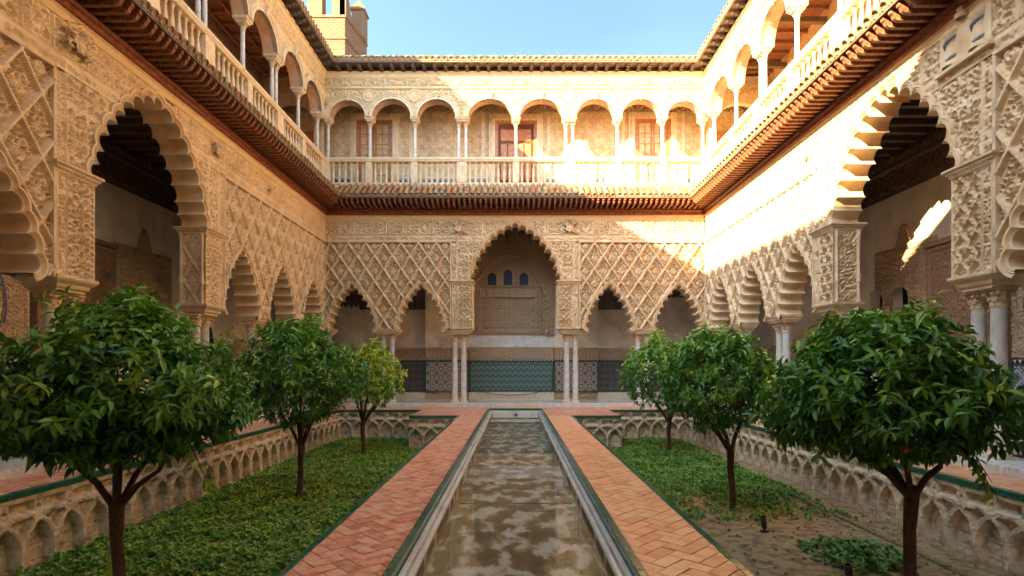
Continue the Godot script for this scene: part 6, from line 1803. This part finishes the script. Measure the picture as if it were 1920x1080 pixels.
	# ---- small things
	var rw := MB.new()
	var wr := RandomNumberGenerator.new(); wr.seed = 5
	for k in 16:
		var x := wr.randf_range(-0.4, 2.4) if k < 13 else wr.randf_range(-5.5, 0.0)
		var b := Vector3(x, 14.6, -DB - 1.8)
		var t := Vector3(wr.randf_range(-0.12, 0.12), wr.randf_range(0.15, 0.5), 0.0)
		rw.tube([b, b + t * 0.6, b + t * 1.0 + Vector3(t.x, 0, 0)], [0.004, 0.003, 0.001], 3)
	mat("dry_stalk", lin(0.22, 0.17, 0.08), 0.9)
	tag(stuff(put("roof_weeds", rw, M.dry_stalk)), "wispy dry weeds growing along the far roof ridge", "weeds")
	var sc := thing("security_camera", "small white camera on the far right corner arch of the balcony", "camera", "", at(7.2, 11.45, -DB + 0.3))
	put("housing", MB.new().loft(0, 0, 0.06, 0.12, [Vector2(-0.01, -0.05), Vector2(0, -0.04), Vector2(0, 0.05), Vector2(-0.01, 0.06)]), M.white_glaze, sc)
	put("bracket", MB.new().box(Vector3(-0.02, 0.05, -0.3), Vector3(0.02, 0.09, 0.0)), M.white_glaze, sc)
	for q in [["small black garden spotlight on the bare soil, the farther one", Vector3(4.05, YB, -8.7)], ["small black garden spotlight on the bare soil, the nearer one", Vector3(4.12, YB, -6.6)]]:
		var o := thing("garden_spotlight", q[0], "spotlight", "garden spotlights on the bare soil", at(q[1].x, q[1].y, q[1].z, 0.4))
		put("base", MB.new().lathe([Vector2(0.07, 0.0), Vector2(0.07, 0.02), Vector2(0.02, 0.03), Vector2(0.015, 0.08), Vector2(0.0, 0.08)], 10, Vector3.ZERO), M.iron, o)
		put("lamp_housing", MB.new().lathe([Vector2(0.0, 0.0), Vector2(0.04, 0.0), Vector2(0.045, 0.05), Vector2(0.045, 0.2), Vector2(0.038, 0.2), Vector2(0.036, 0.17), Vector2(0.0, 0.17)], 12, Vector3.ZERO), M.iron, o, Transform3D(Basis(Vector3(0.3, 0, 1).normalized(), 0.25), Vector3(0, 0.06, 0)))
	for q in [["dark square barrier post on the left marble floor beside the nearest columns", Vector3(-8.35, 0, -8.95)], ["dark square barrier post on the right marble floor beside the nearest columns", Vector3(8.35, 0, -8.75)]]:
		var o := thing("barrier_post", q[0], "barrier post", "dark barrier posts by the nearest columns", at(q[1].x, q[1].y, q[1].z))
		put("post", MB.new().loft(0, 0, 0.03, 0.03, [Vector2(0, 0), Vector2(0, 0.93), Vector2(-0.02, 1.0)]), M.iron, o)
		put("foot", block(Vector3(-0.14, 0, -0.14), Vector3(0.14, 0.025, 0.14), 0.006), M.iron, o)

# the standard clear sky (brighter round the sun and towards the horizon), with thin high cloud
func clear_sky(sun: Vector3, exposure: float) -> ImageTexture:
	var w := 512; var h := 256
	var data := PackedFloat32Array(); data.resize(w * h * 3)
	var nz := FastNoiseLite.new(); nz.seed = 8; nz.frequency = 1.1; nz.fractal_octaves = 5
	for j in h:
		var el := PI / 2 - (j + 0.5) / h * PI
		var se := maxf(sin(el), 0.02)
		for k in w:
			var az := (k + 0.5) / w * TAU
			var d := Vector3(sin(az) * cos(el), sin(el), -cos(az) * cos(el))
			var chi := acos(clampf(d.dot(sun), -1.0, 1.0))
			var l := (1.0 - exp(-0.15 / se)) * (1.0 + 24.0 * (exp(-2.8 * chi) - exp(-2.8 * PI / 2)) + 0.15 * cos(chi) * cos(chi))
			l = minf(l / 0.203, 9.5) / exposure
			var pale := clampf(exp(-2.2 * chi) * 1.6 + 0.25 * exp(-5.0 * se), 0.0, 1.0)
			var cl := clampf(nz.get_noise_3d(d.x * 1.2 / (se + 0.3), d.z * 3.0 / (se + 0.3), d.y) * 1.3, 0.0, 1.0) * 0.08
			var r := lerpf(0.40, 0.95, pale); var g := lerpf(0.74, 0.97, pale); var b := lerpf(1.0, 1.0, pale)
			if el < 0.0:
				r = 0.30; g = 0.27; b = 0.22; l = 1.0 / exposure
			var q := (j * w + k) * 3
			data[q] = (r + cl) * l; data[q + 1] = (g + cl) * l; data[q + 2] = (b + cl) * l
	return ImageTexture.create_from_image(Image.create_from_data(w, h, false, Image.FORMAT_RGBF, data.to_byte_array()))

func ordinal(n: int) -> String:
	return ["", "first", "second", "third", "fourth", "fifth", "sixth", "seventh", "eighth", "ninth", "tenth"][n]

func pebbles() -> MultiMeshInstance3D:
	var mm := MultiMesh.new()
	mm.transform_format = MultiMesh.TRANSFORM_3D; mm.use_colors = true
	mm.mesh = MB.new().lathe([Vector2(0, -0.5), Vector2(0.45, -0.25), Vector2(0.5, 0.1), Vector2(0.3, 0.4), Vector2(0, 0.45)], 6, Vector3.ZERO).mesh()
	mm.instance_count = 2600
	var r := RandomNumberGenerator.new(); r.seed = 33
	for k in 2600:
		mm.set_instance_transform(k, Transform3D(Basis(Vector3.UP, r.randf() * 6.0) * Basis.from_scale(Vector3(1, 0.6, 1) * r.randf_range(0.012, 0.03)), Vector3(r.randf_range(5.3, 6.38), YB + 0.004, r.randf_range(-14, -3.5))))
		mm.set_instance_color(k, Color(0.30, 0.22, 0.14).lerp(Color(0.45, 0.38, 0.29), r.randf()))
	var mi := MultiMeshInstance3D.new()
	mi.name = "gravel"; mi.multimesh = mm
	var m := StandardMaterial3D.new(); m.vertex_color_use_as_albedo = true; m.roughness = 0.9
	mi.material_override = m
	add_child(mi)
	return mi

func tower() -> void:
	var o := thing("brick_tower", "pale brick tower with pyramid-capped merlons above the left roof", "tower", "", Transform3D(Basis(), Vector3(0, 0, 0)))
	var A := Vector2(-9.7, -25.0); var B := Vector2(-7.95, -25.0); var Cc := Vector2(-7.55, -27.2); var D := Vector2(-9.4, -27.2)
	var prism := func(m: MB, pts: Array, y0: float, y1: float) -> void:
		var n := pts.size()
		for k in n:
			var p: Vector2 = pts[k]; var q: Vector2 = pts[(k + 1) % n]
			m.quad(Vector3(p.x, y0, p.y), Vector3(q.x, y0, q.y), Vector3(q.x, y1, q.y), Vector3(p.x, y1, p.y))
		m.quad(Vector3(pts[0].x, y1, pts[0].y), Vector3(pts[1].x, y1, pts[1].y), Vector3(pts[2].x, y1, pts[2].y), Vector3(pts[3].x, y1, pts[3].y))
	# body in brick courses: every course a ring of bricks, each third one proud
	var body := MB.new()
	prism.call(body, [A, B, Cc, D], 12.0, 17.75)
	put("body", body, M.mortar, o)
	var bk := MB.new()
	var n := 0
	for face in [[A, B, 17.85], [B, Cc, 17.0]]:
		var d: Vector2 = (face[1] - face[0])
		var l := d.length(); d /= l
		var nn := Vector2(-d.y, d.x) * (-1.0)
		nn = Vector2(0, 1) if face[0] == A else Vector2(0.98, 0.18)
		var row := 0
		var y := 14.0
		while y < 17.8:
			var s := 0.0 if row % 2 else -0.14
			while s < l:
				var e0 := maxf(0.0, s + 0.008); var e1 := minf(l, s + 0.272)
				s += 0.28
				if e1 - e0 < 0.04: continue
				var p: Vector2 = face[0] + d * e0; var q: Vector2 = face[0] + d * e1
				var pr := 0.012 + rng.randf() * 0.012
				var P := Vector3(p.x + nn.x * pr, y + 0.006, p.y + nn.y * pr); var Q := Vector3(q.x + nn.x * pr, y + 0.006, q.y + nn.y * pr)
				var h := Vector3(0, 0.078, 0); var inw := Vector3(nn.x, 0, nn.y) * -0.03
				var m := MB.new()
				m.quad(P, Q, Q + h, P + h); m.quad(P + h, Q + h, Q + h + inw, P + h + inw); m.quad(P + inw, Q + inw, Q, P); m.quad(P + inw, P, P + h, P + h + inw); m.quad(Q, Q + inw, Q + h + inw, Q + h)
				n += 1
				if y > 15.2 and n % 2 == 0 and n < 900 and false: put("brick", m, M.brick, o)
				else: bk.add(m, Transform3D())
			y += 0.09
			row += 1
	stuff(put("brick_courses", bk, M.brick, o))
	for y in [16.72, 17.72]:
		var c := MB.new()
		prism.call(c, [A + Vector2(-0.06, 0.06), B + Vector2(0.06, 0.06), Cc + Vector2(0.06, -0.06), D + Vector2(-0.06, -0.06)], y, y + 0.07)
		put("string_course", c, M.brick_pale, o)
	# merlons
	for q in [[-9.7, -9.02, -25.0, 20.0], [-8.55, -7.95, -25.0, 20.0]]:
		put("merlon", MB.new().box(Vector3(q[0], 17.79, q[2] - 0.5), Vector3(q[1], q[3], q[2])), M.brick, o)
	var mr := MB.new()
	mr.box(Vector3(-8.1, 17.79, -27.2), Vector3(-7.5, 19.1, -26.5))
	put("merlon", mr, M.brick, o)
	var cap := MB.new()
	cap.loft(-7.8, -26.85, 0.3, 0.35, [Vector2(0.07, 19.1), Vector2(0.07, 19.17), Vector2(-0.29, 19.75)])
	put("merlon_cap", cap, M.brick_pale, o)
	var ramp_ := MB.new().slab(PackedVector2Array([Vector2(25.0, 17.79), Vector2(27.2, 17.79), Vector2(26.5, 18.0), Vector2(25.8, 18.3), Vector2(25.35, 19.0), Vector2(25.2, 20.0), Vector2(25.0, 20.0)]), -0.3, 0.0)
	put("parapet", ramp_, M.brick, o, Transform3D(Basis(Vector3(0.18, 0, -0.98), Vector3.UP, Vector3(0.98, 0, 0.18)), Vector3(-7.95 - 0.18 * 25.4, 0, -25.0 + 0.98 * 25.5)) if false else Transform3D(Basis(Vector3(0, 0, -1), Vector3.UP, Vector3(1, 0, 0)), Vector3(-7.9, 0, 0)))
